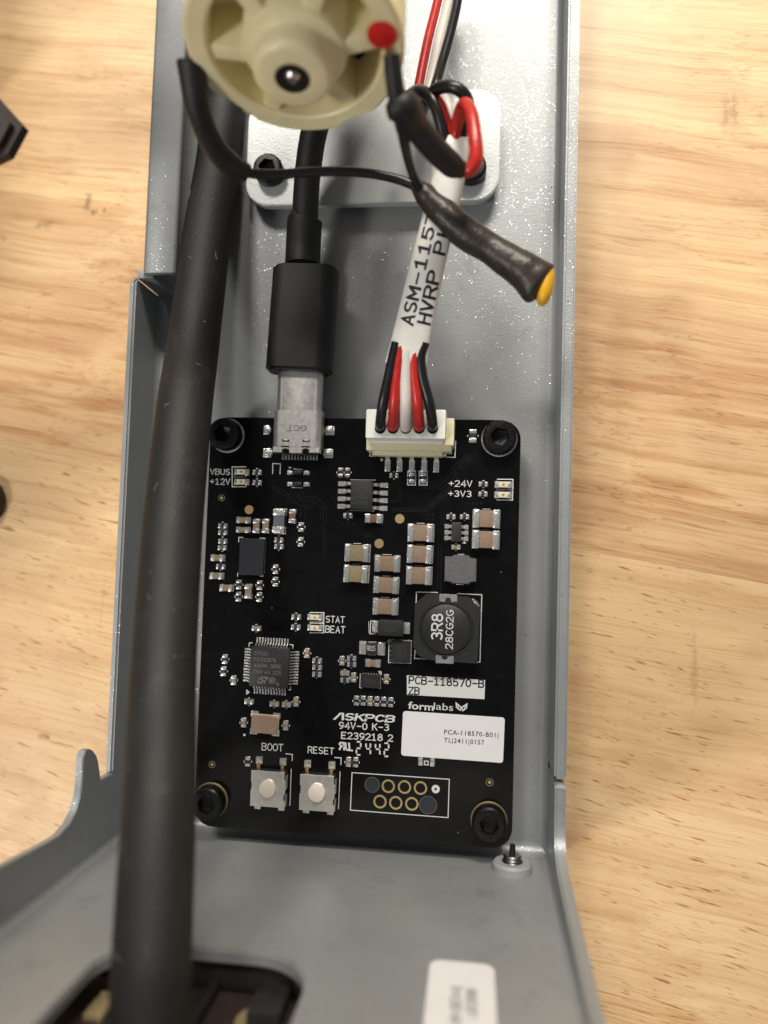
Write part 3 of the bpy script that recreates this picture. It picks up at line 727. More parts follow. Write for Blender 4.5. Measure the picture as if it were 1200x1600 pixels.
def chip(c, x, y, wd, ht, kind='cap', m='cerB', name=None, tf=.24, hgt=None, label=None, ticks=False):
    """two-terminal part; wd, ht in crop pixels; the long side carries the terminals"""
    px, py = cp(c, x, y)
    W_, H_ = mm(c, wd), mm(c, ht)
    vert = H_ > W_
    L_, S_ = (H_, W_) if vert else (W_, H_)
    hg = hgt or S_ * .62
    p = at(px, py, BZ + hg * .5); p.z = BZ + .004
    name = name or {'cap': 'capacitor', 'res': 'resistor'}[kind]
    rz = R(90) if vert else 0.0
    rz += R(random.uniform(-1.2, 1.2))
    k = ('b', name, m, round(L_, 1), round(S_, 1), round(hg, 1))
    if k not in cache:
        b = box(L_ * .86, S_ * .92, hg * .86, (0, 0, .03), .06, 2); me = bpy.data.meshes.new(name); b.to_mesh(me); b.free(); me.materials.append(M[m]); cache[k] = me
    o = bobj(name, cache[k], None, p, rz, label)
    tl = L_ * tf
    for s in (1, -1):
        q = obj('terminal', terminal_mesh(tl, S_, hg, L_ * .05), None, o, (s * (L_ / 2 - tl / 2 - L_ * .03), 0, 0), 0 if s == 1 else math.pi)
    return o
def silk(pts_c, c, close=False, wd=.16, m='silk', name='silkscreen_outline'):
    b = bmesh.new(); sheet_line(b, [at(*cp(c, *p), BZ) for p in pts_c], wd, BZ + .012, close)
    return bobj(name, b, m)

big = 'tan ceramic capacitor with bright metal ends'
for x, y, w_, h_, m_ in ((900, 490, 155, 105, 'cerB'), (897, 612, 155, 105, 'cerB'), (515, 572, 152, 103, 'cerB'), (510, 697, 150, 105, 'cerB'), (505, 822, 150, 105, 'cerB'), (143, 690, 148, 102, 'cerO'), (137, 812, 148, 102, 'cerO')):
    chip(2, x, y, w_, h_, 'cap', m_, tf=.215, hgt=1.9)
    silk([(x - 22, y - h_ / 2 - 5), (x + 22, y - h_ / 2 - 4)], 2, wd=.1)
for x, y in ((318, 752), (312, 878), (308, 1003)):
    chip(2, x, y, 148, 96, 'cap', 'cerB', tf=.20, hgt=1.3)
    silk([(x - 25, y - 53), (x + 25, y - 52)], 2, wd=.1)
chip(2, 240, 488, 105, 52, 'cap', 'cerR', tf=.3)
chip(1, 585, 850, 88, 185, 'cap', 'cerG', name='inductor', tf=.25, hgt=1.5)
for x, y, w_, h_, m_ in ((420, 885, 50, 105, 'cerB'), (487, 885, 50, 105, 'cerB'), (680, 815, 50, 103, 'cerR'), (325, 843, 105, 45, 'cerO'), (323, 913, 105, 42, 'cerO'), (140, 1115, 105, 48, 'cerO'),
                        (132, 1245, 105, 48, 'cerB'), (203, 1332, 102, 50, 'cerB'), (362, 1357, 52, 105, 'cerB')):
    chip(1, x, y, w_, h_, 'cap', m_, tf=.27)
chip(4, 250, 545, 95, 45, 'cap', 'cerB', tf=.3)
tick_b = bmesh.new()
def tiny(c, x, y, vert=False, cap=False, s=1.0, m=None):
    k = CR[c][2] / 4.615
    a, d = 68 * k * s, 37 * k * s
    chip(c, x, y, d if vert else a, a if vert else d, 'cap' if cap else 'res', m or ('cerO' if cap else 'chip'), tf=.30, hgt=.42)
    for sg in (1, -1):
        off = d * .72 * sg
        ps = ((x + off, y - 5 * k), (x + off, y + 5 * k)) if vert else ((x - 5 * k, y + off), (x + 5 * k, y + off))
        sheet_line(tick_b, [at(*cp(c, *q), BZ) for q in ps], .13, BZ + .012)
for x, y, v in ((175, 885, 0), (175, 932, 0), (160, 1178, 0), (580, 985, 0), (580, 1033, 0), (742, 893, 1), (738, 1000, 1), (558, 1197, 1), (556, 1287, 1), (293, 1308, 1), (291, 1395, 1),
                (442, 1312, 1), (440, 1398, 1), (1025, 500, 1), (1075, 500, 1), (423, 498, 0), (423, 572, 0), (1078, 812, 0)):
    tiny(1, x, y, v)
for x, y in ((175, 995), (172, 1042)): tiny(1, x, y, 0, True, .97, 'cerG')
for x, y, v in ((88, 470, 0), (358, 235, 0), (882, 287, 0), (880, 345, 0), (693, 478, 0), (772, 478, 0)): tiny(2, x, y, v, s=.95)
tiny(2, 722, 655, 0, True, .95); tiny(7, 663, 1270, 1, s=1.4)
for x in (462, 530):
    tiny(2, x, 250, 1, s=1.1); silk([(x - 23, 210), (x + 23, 211), (x + 22, 292), (x - 24, 291)], 2, True, .15)
for x, y, v, cpn in ((435, 200, 0, 1), (200, 432, 1, 0), (190, 523, 1, 0), (265, 590, 1, 1), (815, 387, 1, 1), (890, 443, 0, 0), (890, 493, 0, 0), (888, 545, 0, 0), (733, 115, 0, 0), (730, 192, 0, 0),
                     (380, 750, 0, 1), (568, 768, 0, 1), (660, 772, 0, 1), (733, 752, 1, 1), (340, 908, 1, 1), (655, 930, 1, 1)): tiny(3, x, y, v, cpn)
for x, y, v, cpn in ((58, 530, 1, 1), (117, 515, 0, 0), (117, 552, 0, 0), (75, 607, 0, 1), (75, 650, 0, 0), (130, 635, 1, 1), (335, 645, 1, 1), (148, 780, 1, 0), (190, 780, 1, 0), (233, 783, 1, 1),
                     (275, 785, 1, 0), (318, 787, 1, 0), (362, 790, 1, 0), (98, 1163, 1, 1), (143, 1165, 1, 0)): tiny(4, x, y, v, cpn, .98)
tiny(5, 403, 277, 1)
chip(6, 525, 318, 78, 36, 'res', 'chip', tf=.24, hgt=.4)
p = at(*cp(6, 525, 319), BZ); bobj('silkscreen_mark', lathe([(.32, .48), (.55, .48), (.55, .5), (.32, .5)], 4), 'silk', p, R(45))

# LEDs with their outlines
def led(c, x, y, wd, ht):
    px, py = cp(c, x, y); p = at(px, py, BZ + .5); p.z = BZ + .01
    W_, H_ = mm(c, wd), mm(c, ht)
    o = bobj('status_led', box(W_ * .62, H_ * .9, .6, (0, 0, .05), .1), 'led', p)
    for s in (1, -1): obj('terminal', terminal_mesh(W_ * .2, H_, .42, W_ * .06), None, o, (s * W_ * .40, 0, 0), 0 if s == 1 else math.pi)
    obj('led_die', box(W_ * .14, H_ * .3, .1, (0, 0, .62), .03), 'ledd', o)
    return o
for c, x, y, wd, ht, sgn in ((1, 308, 495, 105, 44, -1), (1, 308, 567, 105, 44, -1), (2, 1000, 289, 90, 38, 1), (998 and 2, 998, 349, 90, 38, 1), (3, 873, 118, 110, 44, 1), (3, 873, 198, 110, 44, 1)):
    led(c, x, y, wd, ht); k = ht * .82
    silk([(x + sgn * -35, y - k), (x + sgn * wd * .62, y - k + 1), (x + sgn * wd * .61, y + k), (x + sgn * -35, y + k - 1)], c, wd=.15)

# plain text
def btxt(s, c, x0, ybase, x1, h_, m='silk', wd=.8, **k):
    a = cp(c, x0, ybase); e = cp(c, x1, ybase)
    o = board_text(s, a[0], a[1], e[0], h_ / CR[c][2], BZ + .014, m, board, wd, **k); o.location = Vector(o.location) - BO; return o
btxt('VBUS', 1, 86, 513, 236, 40); btxt('+12V', 1, 84, 584, 236, 42)
btxt('+24V', 2, 680, 299, 814, 34); btxt('+3V3', 2, 677, 358, 810, 33)
btxt('STAT', 3, 957, 154, 1098, 46); btxt('BEAT', 3, 953, 230, 1102, 48)
btxt('BOOT', 3, 476, 1112, 638, 50); btxt('RESET', 3, 822, 1134, 1018, 46)

# faint tracks under the mask
tr = bmesh.new()
for c, pts in ((2, [(540, 440), (690, 305), (740, 160), (835, 95)]), (2, [(340, 435), (540, 438)]), (2, [(345, 425), (535, 428), (680, 300)]), (2, [(500, 300), (620, 302), (800, 130)]), (2, [(560, 275), (610, 277), (790, 105)]),
               (2, [(320, 300), (355, 278), (380, 235)]), (2, [(320, 385), (385, 375), (385, 250)]), (2, [(640, 440), (632, 520)]), (1, [(700, 620), (700, 660), (740, 700), (820, 702), (880, 750), (880, 840)]),
               (1, [(735, 620), (738, 670), (850, 675), (905, 730), (905, 860)]), (1, [(660, 620), (663, 680), (720, 735), (800, 738)]), (1, [(560, 600), (630, 640), (640, 700)]), (1, [(960, 690), (1010, 645)]),
               (2, [(170, 585), (230, 588)]), (2, [(620, 640), (615, 900)]), (1, [(520, 590), (590, 650)]), (1, [(900, 880), (900, 1100)])):
    P = [at(*cp(c, *q), BZ) for q in pts]
    for d in (0, .5): sheet_line(tr, [Vector((p.x + d, p.y - d * .6, 0)) for p in P], .16, BZ + .006 + d * .002)
for c, x0, y0, dx, dy, nx, ny in ((1, 735, 765, 34, 26, 2, 3), (2, 560, 470, 26, 24, 2, 2), (2, 792, 400, 26, 0, 4, 1), (2, 60, 520, 30, 0, 3, 1), (4, 60, 860, 0, 0, 1, 1)):
    for i in range(nx):
        for j in range(ny):
            p = at(*cp(c, x0 + i * dx, y0 + j * dy), BZ)
            lathe([(0, 0), (.22, 0)], 10, tr, Matrix.Translation((p.x, p.y, BZ + .009)))
for f in tr.faces: f.normal_update()
bobj('copper_tracks', tr, 'trace')['kind'] = 'stuff'
for s_ in range(26):       # single stitching vias
    pass
bobj('silkscreen_ticks', tick_b, 'silk')['kind'] = 'stuff'

# gold test pads, small mounting vias
for c, x, y, r in ((2, 392, 490, 27), (2, 271, 635, 27), (1, 365, 768, 32)):
    p = at(*cp(c, x, y), BZ); bobj('test_pad', lathe([(0, .03), (mm(c, r), .03), (mm(c, r) + .03, 0)], 24), 'cream' if 0 else 'gold', p)
for c, x, y, r in ((1, 168, 683, 11), (5, 145, 298, 11), (6, 837, 418, 8)):
    p = at(*cp(c, x, y), BZ)
    o = bobj('via', lathe([(0, .02), (mm(c, r), .02)], 14), 'gold', p)
    obj('via_ring', lathe([(mm(c, r) * 1.9, .012), (mm(c, r) * 2.3, .012)], 20), 'fr4', o)

# programming header pads
silk([(158, 370), (638, 403), (632, 592), (150, 555)], 6, True, .15)
for x, y in ((337, 437), (417, 441), (496, 446), (296, 513), (374, 519), (453, 524)):
    p = at(*cp(6, x, y), BZ); r1 = mm(6, 33); o = bobj('contact_ring', lathe([(r1 * .70, .0), (r1 * .72, .05), (r1 * .98, .05), (r1, .0)], 28), 'gold', p)
    obj('contact_hole', lathe([(0, .012), (r1 * .70, .012)], 28), 'mask', o)
for x, y, r in ((258, 430, 37), (533, 530, 43)):
    p = at(*cp(6, x, y), BZ); o = bobj('guide_hole', lathe([(0, .014), (mm(6, r), .014)], 28), 'btnb', p)
    obj('hole_rim', lathe([(mm(6, r) * .95, .02), (mm(6, r) * 1.02, .02)], 28), 'ferr', o)
p = at(*cp(6, 571, 451), BZ); o = bobj('pin_one_mark', lathe([(mm(6, 6), .02), (mm(6, 20), .02)], 24), 'silk', p)

# eight-leg chip, six-leg chip
def leg(b, x, y, ln, wd, d, h_):
    """gull-wing leg pointing along d = (dx, dy)"""
    prof = [(0, h_), (ln * .28, h_), (ln * .5, .12), (ln, .12)]; th = .14
    d = Vector((d[0], d[1], 0)); s = Vector((-d.y, d.x, 0)) * wd / 2; o = Vector((x, y, 0)); up = Vector((0, 0, th))
    prev = None
    for r_, z in prof:
        c = o + d * r_ + Vector((0, 0, z)); q = [b.verts.new(c + s), b.verts.new(c - s), b.verts.new(c - s - up), b.verts.new(c + s - up)]
        if prev:
            for i in range(4): b.faces.new((prev[i], prev[(i + 1) % 4], q[(i + 1) % 4], q[i]))
        else: b.faces.new(q)
        prev = q
    b.faces.new(prev[::-1])
    return b
def gull(c, cx, cy, bw, bh, hgt, legs_lr, tip, wd, name, label, m='chip'):
    px, py = cp(c, cx, cy); p = at(px, py, BZ + hgt * .7); p.z = BZ
    W_, H_ = mm(c, bw), mm(c, bh)
    o = bobj(name, box(W_, H_, hgt - .15, (0, 0, .15), .1, 2), m, p, label=label)
    for s, ys in legs_lr:
        for y in ys:
            b = leg(bmesh.new(), 0, 0, mm(c, tip), mm(c, wd), (s, 0), hgt * .55)
            box(mm(c, tip) * .62, mm(c, wd) * 1.5, .08, (s * mm(c, tip) * .78, 0, 0), .03, 1, b)
            bmesh.ops.recalc_face_normals(b, faces=b.faces[:])
            obj('leg', b, 'solder', o, (s * W_ / 2, mm(c, cy - y), 0))
    return o
o = gull(2, 170, 350, 130, 175, 1.6, ((-1, (283, 328, 373, 418)), (1, (287, 333, 378, 424))), 78, 19, 'eight_leg_chip', 'black chip with four shiny legs on each side')
silk([(105, 261), (250, 263)], 2, wd=.12); silk([(98, 441), (240, 444)], 2, wd=.12); silk([(80, 243), (92, 243), (86, 252), (80, 243)], 2, wd=.14)
for k, s in enumerate(('TCAN', '33CV', '21B8')):
    board_ = board_text(s, 556 + k * 9, 789, 588 + k * 9, 7, BZ + 1.61, 'markf', board, .7, R(90), name='chip_marking'); board_.location = Vector(board_.location) - BO
o = gull(2, 724, 567, 56, 112, 1.1, ((-1, (535, 570, 603)), (1, (537, 571, 605))), 38, 18, 'six_leg_chip', 'small black chip with three legs on each side')
silk([(700, 512), (752, 513)], 2, wd=.1); silk([(760, 632), (776, 632), (768, 624), (760, 632)], 2, wd=.18)
# tiny protection parts below the USB socket
for y in (500, 583):
    o = gull(1, 716, y, 62, 30, .7, (), 10, 10, 'protection_diode', None)
    for s, x in ((-1, 656), (1, 778)):
        obj('terminal', terminal_mesh(mm(1, 40), mm(1, 28), .3, .1), None, o, (mm(1, x - 716), 0, 0), 0 if s == 1 else math.pi)
silk([(685, 474), (752, 478)], 1, wd=.12); silk([(675, 608), (748, 610)], 1, wd=.12); silk([(652, 462), (668, 462), (660, 470), (652, 462)], 1, wd=.18)
silk([(535, 508), (537, 435), (592, 437), (588, 510)], 1, wd=.13)

# flat leadless chips
def qfn(c, cx, cy, wd, ht, hgt, name, label, m='chip', nx=8, ny=10, dot=.2):
    px, py = cp(c, cx, cy); p = at(px, py, BZ + hgt); p.z = BZ
    W_, H_ = mm(c, wd), mm(c, ht)
    o = bobj(name, box(W_, H_, hgt, (0, 0, 0), .05, 1), m, p, label=label)
    b = bmesh.new()
    for i in range(nx):
        x = (i - (nx - 1) / 2) * W_ * .84 / max(1, nx - 1)
        for s in (1, -1): box(dot, dot * .9, .09, (x, s * (H_ / 2 + dot * .2), 0), .02, 1, b)
    for i in range(ny):
        y = (i - (ny - 1) / 2) * H_ * .86 / max(1, ny - 1)
        for s in (1, -1): box(dot * .9, dot, .09, (s * (W_ / 2 + dot * .2), y, 0), .02, 1, b)
    q = obj('solder_pads', b, 'tin', o); q['kind'] = 'stuff'
    return o
qfn(1, 382, 1108, 185, 262, .85, 'motor_driver_chip', 'flat blue-black chip framed by tiny pads', 'chipb', 10, 18, .14)
silk([(320, 968), (292, 967), (291, 1000)], 1, wd=.14); silk([(445, 973), (481, 974), (480, 1005)], 1, wd=.14); silk([(284, 1225), (283, 1248)], 1, wd=.12); silk([(445, 1248), (466, 1248), (467, 1225)], 1, wd=.12)
o = qfn(4, 423, 473, 122, 132, .8, 'power_chip', 'square black chip inside a printed frame', 'chip', 3, 5, .28)
silk([(362, 400), (491, 405), (486, 547), (348, 541), (351, 420)], 4, wd=.13); silk([(340, 412), (354, 396), (354, 412), (340, 412)], 4, wd=.15)
for s, y, x0 in (('4045', 430, 391), ('DKZ', 462, 400), ('2411', 493, 398)):
    q = cp(4, x0, y + 18); bt = board_text(s, q[0], q[1], q[0] + 15, 5, BZ + .81, 'markf', board, .7, name='chip_marking'); bt.location = Vector(bt.location) - BO
qfn(4, 235, 658, 118, 82, .8, 'small_flat_chip', 'small black chip ringed by pale pads', 'chip', 7, 4, .2)
silk([(285, 596), (300, 596), (304, 612), (292, 604), (285, 596)], 4, wd=.15); silk([(172, 610), (168, 697), (180, 700)], 4, wd=.1); silk([(298, 615), (296, 702), (285, 703)], 4, wd=.1)
q = cp(4, 195, 668); bt = board_text('25751', q[0], q[1], q[0] + 20, 5, BZ + .81, 'markf', board, .7, name='chip_marking'); bt.location = Vector(bt.location) - BO

# microcontroller
mcx, mcy = cp(3, 533, 492)
mp = at(mcx, mcy, BZ + 1.2); mp.z = BZ
mc = bobj('microcontroller', box(6.95, 6.95, 1.25, (0, 0, .15), .22, 2), 'chip', mp, R(-.8), label='square black processor with twelve legs on every side')
for d in range(4):
    b = bmesh.new()
    for i in range(12):
        leg(b, 3.45, (i - 5.5) * .5, 1.25, .24, (1, 0), .75)
    bmesh.ops.recalc_face_normals(b, faces=b.faces[:])
    q = obj('leg_row', b, 'tin', mc, (0, 0, 0), R(90 * d)); q['kind'] = 'stuff'
    b = bmesh.new()
    for i in range(12): box(.75, .3, .07, (4.55, (i - 5.5) * .5, 0), .02, 1, b)
    q = obj('pad_row', b, 'solder', mc, (0, 0, 0), R(90 * d)); q['kind'] = 'stuff'
def ctxt(s, x, y, ln, h_, m='mark', wd=.7, z=1.402, parent=mc):
    st, tot = strokes(s); b = bmesh.new()
    for i, pl_ in enumerate(st): ribbon(b, pl_, wd, lambda a, c_, l: Vector((a * ln / tot, c_ * h_ / 6, l * .0008)), i)
    return obj('chip_marking', b, m, parent, (x, y, z))
ctxt('STM32', -2.75, 2.0, 2.4, .62); ctxt('F070CBT6', -2.75, .95, 3.9, .62); ctxt('AA096 089C', -2.75, -.1, 4.9, .62); ctxt('TWN AA 225', -2.75, -1.15, 4.9, .62)
b = bmesh.new()
f_ = lambda a, c_, l: Vector((a, c_, l * .001))
ribbon(b, [(.35, 0), (.9, 0), (1.15, .45), (.7, .62), (.95, 1.0), (1.9, 1.0), (2.0, .85)], .2, f_, 0); ribbon(b, [(1.35, 0), (1.75, .95)], .22, f_, 1); ribbon(b, [(.15, 0), (.5, .95)], .1, f_, 2)
ribbon(b, [(2.75 + .55 * math.cos(R(a)), .5 + .55 * math.sin(R(a))) for a in range(0, 361, 20)], .1, f_, 3)
ribbon(b, [(3.05, .3), (2.5, .3), (2.5, .72), (3.0, .72)], .12, f_, 4); ribbon(b, [(2.5, .5), (3.0, .5)], .1, f_, 5); ribbon(b, [(3.6, -.25), (3.9, -.25), (3.9, .2), (3.6, .2), (3.6, -.25)], .1, f_, 6)
obj('chip_logo', b, 'mark', mc, (-2.1, -2.75, 1.402))
silk([(405, 308), (382, 310), (380, 335)], 3, wd=.14); silk([(685, 322), (710, 325), (707, 350)], 3, wd=.14); silk([(672, 660), (690, 662), (692, 640)], 3, wd=.14); silk([(363, 665), (363, 692), (380, 680), (363, 665)], 3, wd=.2)

# crystal
px, py = cp(3, 492, 925); p = at(px, py, BZ + .9); p.z = BZ
xt = bobj('crystal_can', box(4.75, 3.2, .25, (0, 0, .3), .1), 'xtal', p, R(-1.5), label='pinkish tan crystal can with rounded corners')
t = prism(rrect(-2.3, -1.5, 2.3, 1.5, .45, 5), .55, .95, .08); obj('lid', t, 'xtal', xt)
obj('ceramic_base', box(4.85, 3.3, .3, (0, 0, .01), .05), 'cream', xt)
for x, y in ((-1.9, 1.55), (1.9, 1.5), (-1.9, -1.35), (1.9, -1.35)): obj('terminal', box(1.35, 1.0, .2, (x * 1.04, y * 1.05, 0), .06), 'solder', xt)
p = at(*cp(3, 345, 1000), BZ); bobj('silkscreen_dot', lathe([(0, .014), (.22, .014)], 12), 'silk', p)

# square-ish grey inductor
p = at(*cp(2, 748, 787), BZ + 1.8); p.z = BZ
a, d, n1, n2 = 2.72 * .98, 2.45, 1.55, .28
t = prism([(-a, -d + n2 + .15), (-n1, -d + .2), (-n1 + .3, -d), (n1 - .1, -d), (n1 + .1, -d + .3), (a, -d + .5), (a, d - .55), (n1 + .1, d - .4), (n1 - .3, d), (-n1 + .4, d), (-n1, d - .3), (-a, d - .3)], .1, 1.9, .15)
o = bobj('grey_inductor', t, 'ferr', p, label='plain grey ferrite inductor with notched corners')
for y in (1, -1): obj('terminal', box(1.2, .3, .5, (0, y * 2.5, 0), .05), 'solder', o)

# big round power inductor
pc = cp(4, 712, 330); p = at(*pc, BZ + 3.0); p.z = BZ
q4 = mm(4, 1) * .98
def ip(x, y): return ((x - 714) * q4, -(y - 325) * q4)
base = [ip(*v) for v in ((512, 180), (580, 118), (850, 128), (918, 205), (908, 535), (640, 528), (560, 512), (508, 450))]
pi_ = bobj('power_inductor', prism(base, .1, 2.6, .12), 'chip', p, label='large black inductor with a round top marked 3R8')
obj('inductor_cap', lathe([(0, 3.12), (3.9, 3.12), (4.1, 3.0), (4.15, 2.62), (4.28, 2.58), (4.36, 2.75), (4.5, 2.78), (4.62, 2.6), (4.62, 2.3)], 48), 'chip', pi_, (ip(710, 330)[0], ip(710, 330)[1], 0))
for (x, y, s) in ((718, 140, 1), (706, 512, -1)):
    u = ip(x, y)
    t = prism([(-1.5, s * .75), (1.5, s * .75), (1.5, -s * .5), (.55, -s * .6), (.45, -s * .1), (.2, s * .15), (-.2, s * .15), (-.45, -s * .1), (-.55, -s * .6), (-1.5, -s * .5)], 2.5, 2.76, .06)
    obj('terminal', t, 'tin', pi_, (u[0], u[1], 0))
silk([(520, 180), (523, 100), (655, 103)], 4, wd=.15); silk([(780, 110), (931, 117), (920, 538), (885, 537)], 4, wd=.15); silk([(515, 460), (510, 515), (640, 522)], 4, wd=.15)
for x, y, r in ((888, 172, .62), (545, 478, .6)):
    p2 = at(*cp(4, x, y), BZ); sb = lathe([(0, .75), (r * .5, .62), (r * .9, .35), (r * 1.15, 0)], 16); bmesh.ops.scale(sb, vec=(1.5, .8, 1), verts=sb.verts)
    bobj('solder_joint', sb, 'solder', p2, R(-42))
def itext(s, x, y, ln, h_, wd):
    st, tot = strokes(s); b = bmesh.new(); u = ip(x, y)
    for i, pl_ in enumerate(st): ribbon(b, pl_, wd, lambda a_, c_, l: Vector((-(c_ * h_ / 6), a_ * ln / tot, l * .001)), i)
    return obj('chip_marking', b, 'silk', pi_, (u[0], u[1], 3.13))
itext('3R8', 686, 392, 155 * q4, 63 * q4, .95); itext('28CG2G', 752, 446, 235 * q4, 42 * q4, .85)

# diode and shunt resistor
def flatpart(c, cx, cy, wd, ht, body_w, hgt, name, m, tw, label=None, bm=None):
    p = at(*cp(c, cx, cy), BZ + hgt); p.z = BZ
    o = bobj(name, box(mm(c, body_w), mm(c, ht), hgt, (0, 0, .05), .12), m, p, label=label)
    for s in (1, -1): obj('terminal', box(mm(c, tw), mm(c, ht) * .72, hgt * .45, (s * (mm(c, wd) / 2 - mm(c, tw) / 2), 0, 0), .08), 'solder', o)
    return o
o = flatpart(4, 360, 326, 236, 96, 158, 1.9, 'power_diode', 'chip', 44, 'black block diode with a metal tab at each end')
silk([(275, 280), (238, 279), (232, 360), (268, 363)], 4, wd=.14); silk([(225, 285), (226, 355)], 4, wd=.08)
q = cp(4, 320, 345); bt = board_text('SS54', q[0], q[1], q[0] + 21, 7, BZ + 1.96, 'markf', board, .7, name='chip_marking'); bt.location = Vector(bt.location) - BO
o = chip(4, 245, 452, 160, 78, 'res', 'chip', tf=.24, hgt=.6, label='wide black resistor marked R015')
q = cp(4, 215, 465); bt = board_text('R015', q[0], q[1], q[0] + 12.5, 7, BZ + .66, 'silk', board, .8, name='chip_marking'); bt.location = Vector(bt.location) - BO
silk([(222, 412), (272, 413)], 4, wd=.1); silk([(218, 492), (268, 494)], 4, wd=.1)

# white printed box, maker marks, sticker
def quad(c, pts, z0, z1, m, name, r=0.0, label=None):
    P = [at(*cp(c, *q), BZ) for q in pts]
    if r:
        out = []
        for i, p_ in enumerate(P):
            a_ = (P[i - 1] - p_).normalized(); e_ = (P[(i + 1) % 4] - p_).normalized()
            for k in range(5):
                t_ = k / 4; A_ = p_ + a_ * r; E_ = p_ + e_ * r; out.append(A_ * (1 - t_) ** 2 + p_ * 2 * t_ * (1 - t_) + E_ * t_ ** 2)
        P = out
    return prism([(p_.x, p_.y) for p_ in P], z0, z1)
bobj('silkscreen_box', quad(4, [(463, 620), (952, 650), (948, 770), (463, 742)], BZ + .004, BZ + .02, 'silk', ''), 'silk')
def sloped(s, c, x0, y0, x1, y1, h_, m, wd=.85, z=BZ + .03, name='silkscreen_text', mono=None):
    a_ = at(*cp(c, x0, y0), z); e_ = at(*cp(c, x1, y1), z); d = (e_ - a_); ang = math.atan2(d.y, d.x)
    st, tot = strokes(s, mono); b = bmesh.new(); hh = mm(c, h_)
    for i, pl_ in enumerate(st): ribbon(b, pl_, wd, lambda x, y, l: Vector((x * d.length / tot, y * hh / 6, l * .0008)), i)
    return bobj(name, b, m, a_, ang)
sloped('PCB-118570-B', 4, 477, 672, 942, 696, 44, 'ink', 1.15); sloped('ZB', 4, 475, 738, 540, 741, 42, 'ink', 1.15)
me = font_mesh('form', 1.0, mm(4, 158), bold=.018); bo = bobj('silkscreen_text', me, 'silk', at(*cp(4, 470, 829), BZ + .02), R(-1.5)); 
for v in me.vertices: v.co.y *= mm(4, 62)
me = font_mesh('labs', 1.0, mm(4, 120)); bobj('silkscreen_text', me, 'silk', at(*cp(4, 630, 833), BZ + .02), R(-1.5))
for v in me.vertices: v.co.y *= mm(4, 60)
bf = bmesh.new(); g = lambda x, y: (mm(4, x - 804), -mm(4, y - 817))
fb = lambda x, y, l: Vector((x, y, l * .001))
ribbon(bf, [g(804, 822), g(770, 795), g(774, 822), g(796, 838), g(804, 822)], .2, fb, 0); ribbon(bf, [g(804, 822), g(838, 797), g(834, 824), g(812, 840), g(804, 822)], .2, fb, 1)
ribbon(bf, [g(774, 800), g(788, 822)], .16, fb, 2); ribbon(bf, [g(836, 802), g(820, 824)], .16, fb, 3)
bobj('silkscreen_logo', bf, 'silk', at(*cp(4, 804, 817), BZ + .02))
# ASKPCB with its open A
bf = bmesh.new(); st = [[(0, 0), (2.4, 6), (3.6, 6), (4.4, 0)]] + [[(x + 5.6, y) for x, y in pl_] for pl_ in strokes('SKPCB')[0]]
tot = 5.6 + strokes('SKPCB')[1]; a_ = at(*cp(4, 10, 895), BZ + .02); e_ = at(*cp(4, 378, 913), BZ + .02); d = e_ - a_
for i, pl_ in enumerate(st): ribbon(bf, pl_, 1.25, lambda x, y, l: Vector(((x + y * .12) * d.length / tot, y * mm(4, 38) / 6, l * .001)), i)
bobj('silkscreen_text', bf, 'silk', a_, math.atan2(d.y, d.x))
sloped('94V-0 K-3', 4, 40, 952, 350, 966, 38, 'silk', 1.0); sloped('E239218 2', 4, 55, 1015, 374, 1033, 38, 'silk', 1.0)
bf = bmesh.new()
for i, pl_ in enumerate([[(3.4, 0), (3.4, 6), (1.2, 6), (.4, 4.6), (1.2, 3.1), (3.2, 3.1)], [(1.6, 3), (0, 0)], [(4.8, 6), (4.8, 1.2), (5.6, 0), (6.8, 0), (7.4, 1.2), (7.4, 6)], [(7.4, 0), (9.2, 0)]]):
    ribbon(bf, pl_, 1.3, lambda x, y, l: Vector(((x - y * .14) * mm(4, 78) / 9, y * mm(4, 42) / 6, l * .001)), i)
bobj('certification_mark', bf, 'silk', at(*cp(4, 42, 1083), BZ + .02), R(-2))
bf = bmesh.new(); i = 0
SEG = {'a': (6, 0, 20, 0), 'b': (27, 12, 27, 28), 'f': (0, 12, 0, 28), 'g': (6, 40, 20, 41), 'e': (0, 53, 0, 69), 'c': (27, 53, 27, 69), 'd': (6, 82, 20, 82)}
for x0, segs in ((148, 'abged'), (208, 'fbgc'), (267, 'fbgc'), (322, 'abged')):
    for sname in segs:
        xa, ya, xb, yb_ = SEG[sname]; yo = 1036 + (x0 - 148) * .05
        sheet_line(bf, [at(*cp(4, x0 + xa, yo + ya), BZ), at(*cp(4, x0 + xb, yo + yb_), BZ)], .26, BZ + .015 + i * .0007); i += 1
bobj('silkscreen_date_code', bf, 'silk')
stk = thing('barcode_sticker', 'white sticker with two small printed lines on the black board', 'sticker', at(*cp(6, 655, 190), BZ))
so_ = Vector(stk.location)
t = quad(6, [(410, 65), (912, 98), (903, 322), (400, 285)], BZ + .02, BZ + .10, 'sticker', '', .55)
bmesh.ops.translate(t, vec=-so_, verts=t.verts); obj('sticker_paper', t, 'sticker', stk)
for s, x0, y0, x1, y1 in (('PCA-118570-B01|', 612, 180, 880, 197), ('TL|2411|0157', 612, 220, 810, 233)):
    a_ = at(*cp(6, x0, y0), BZ + .11); e_ = at(*cp(6, x1, y1), BZ + .11); d = e_ - a_
    me = font_mesh(s, 1.0, d.length, bold=.012, spacing=1.15)
    for v in me.vertices: v.co.y *= mm(6, 31)
    obj('printed_text', me, 'ink', stk, a_ - so_, math.atan2(d.y, d.x))

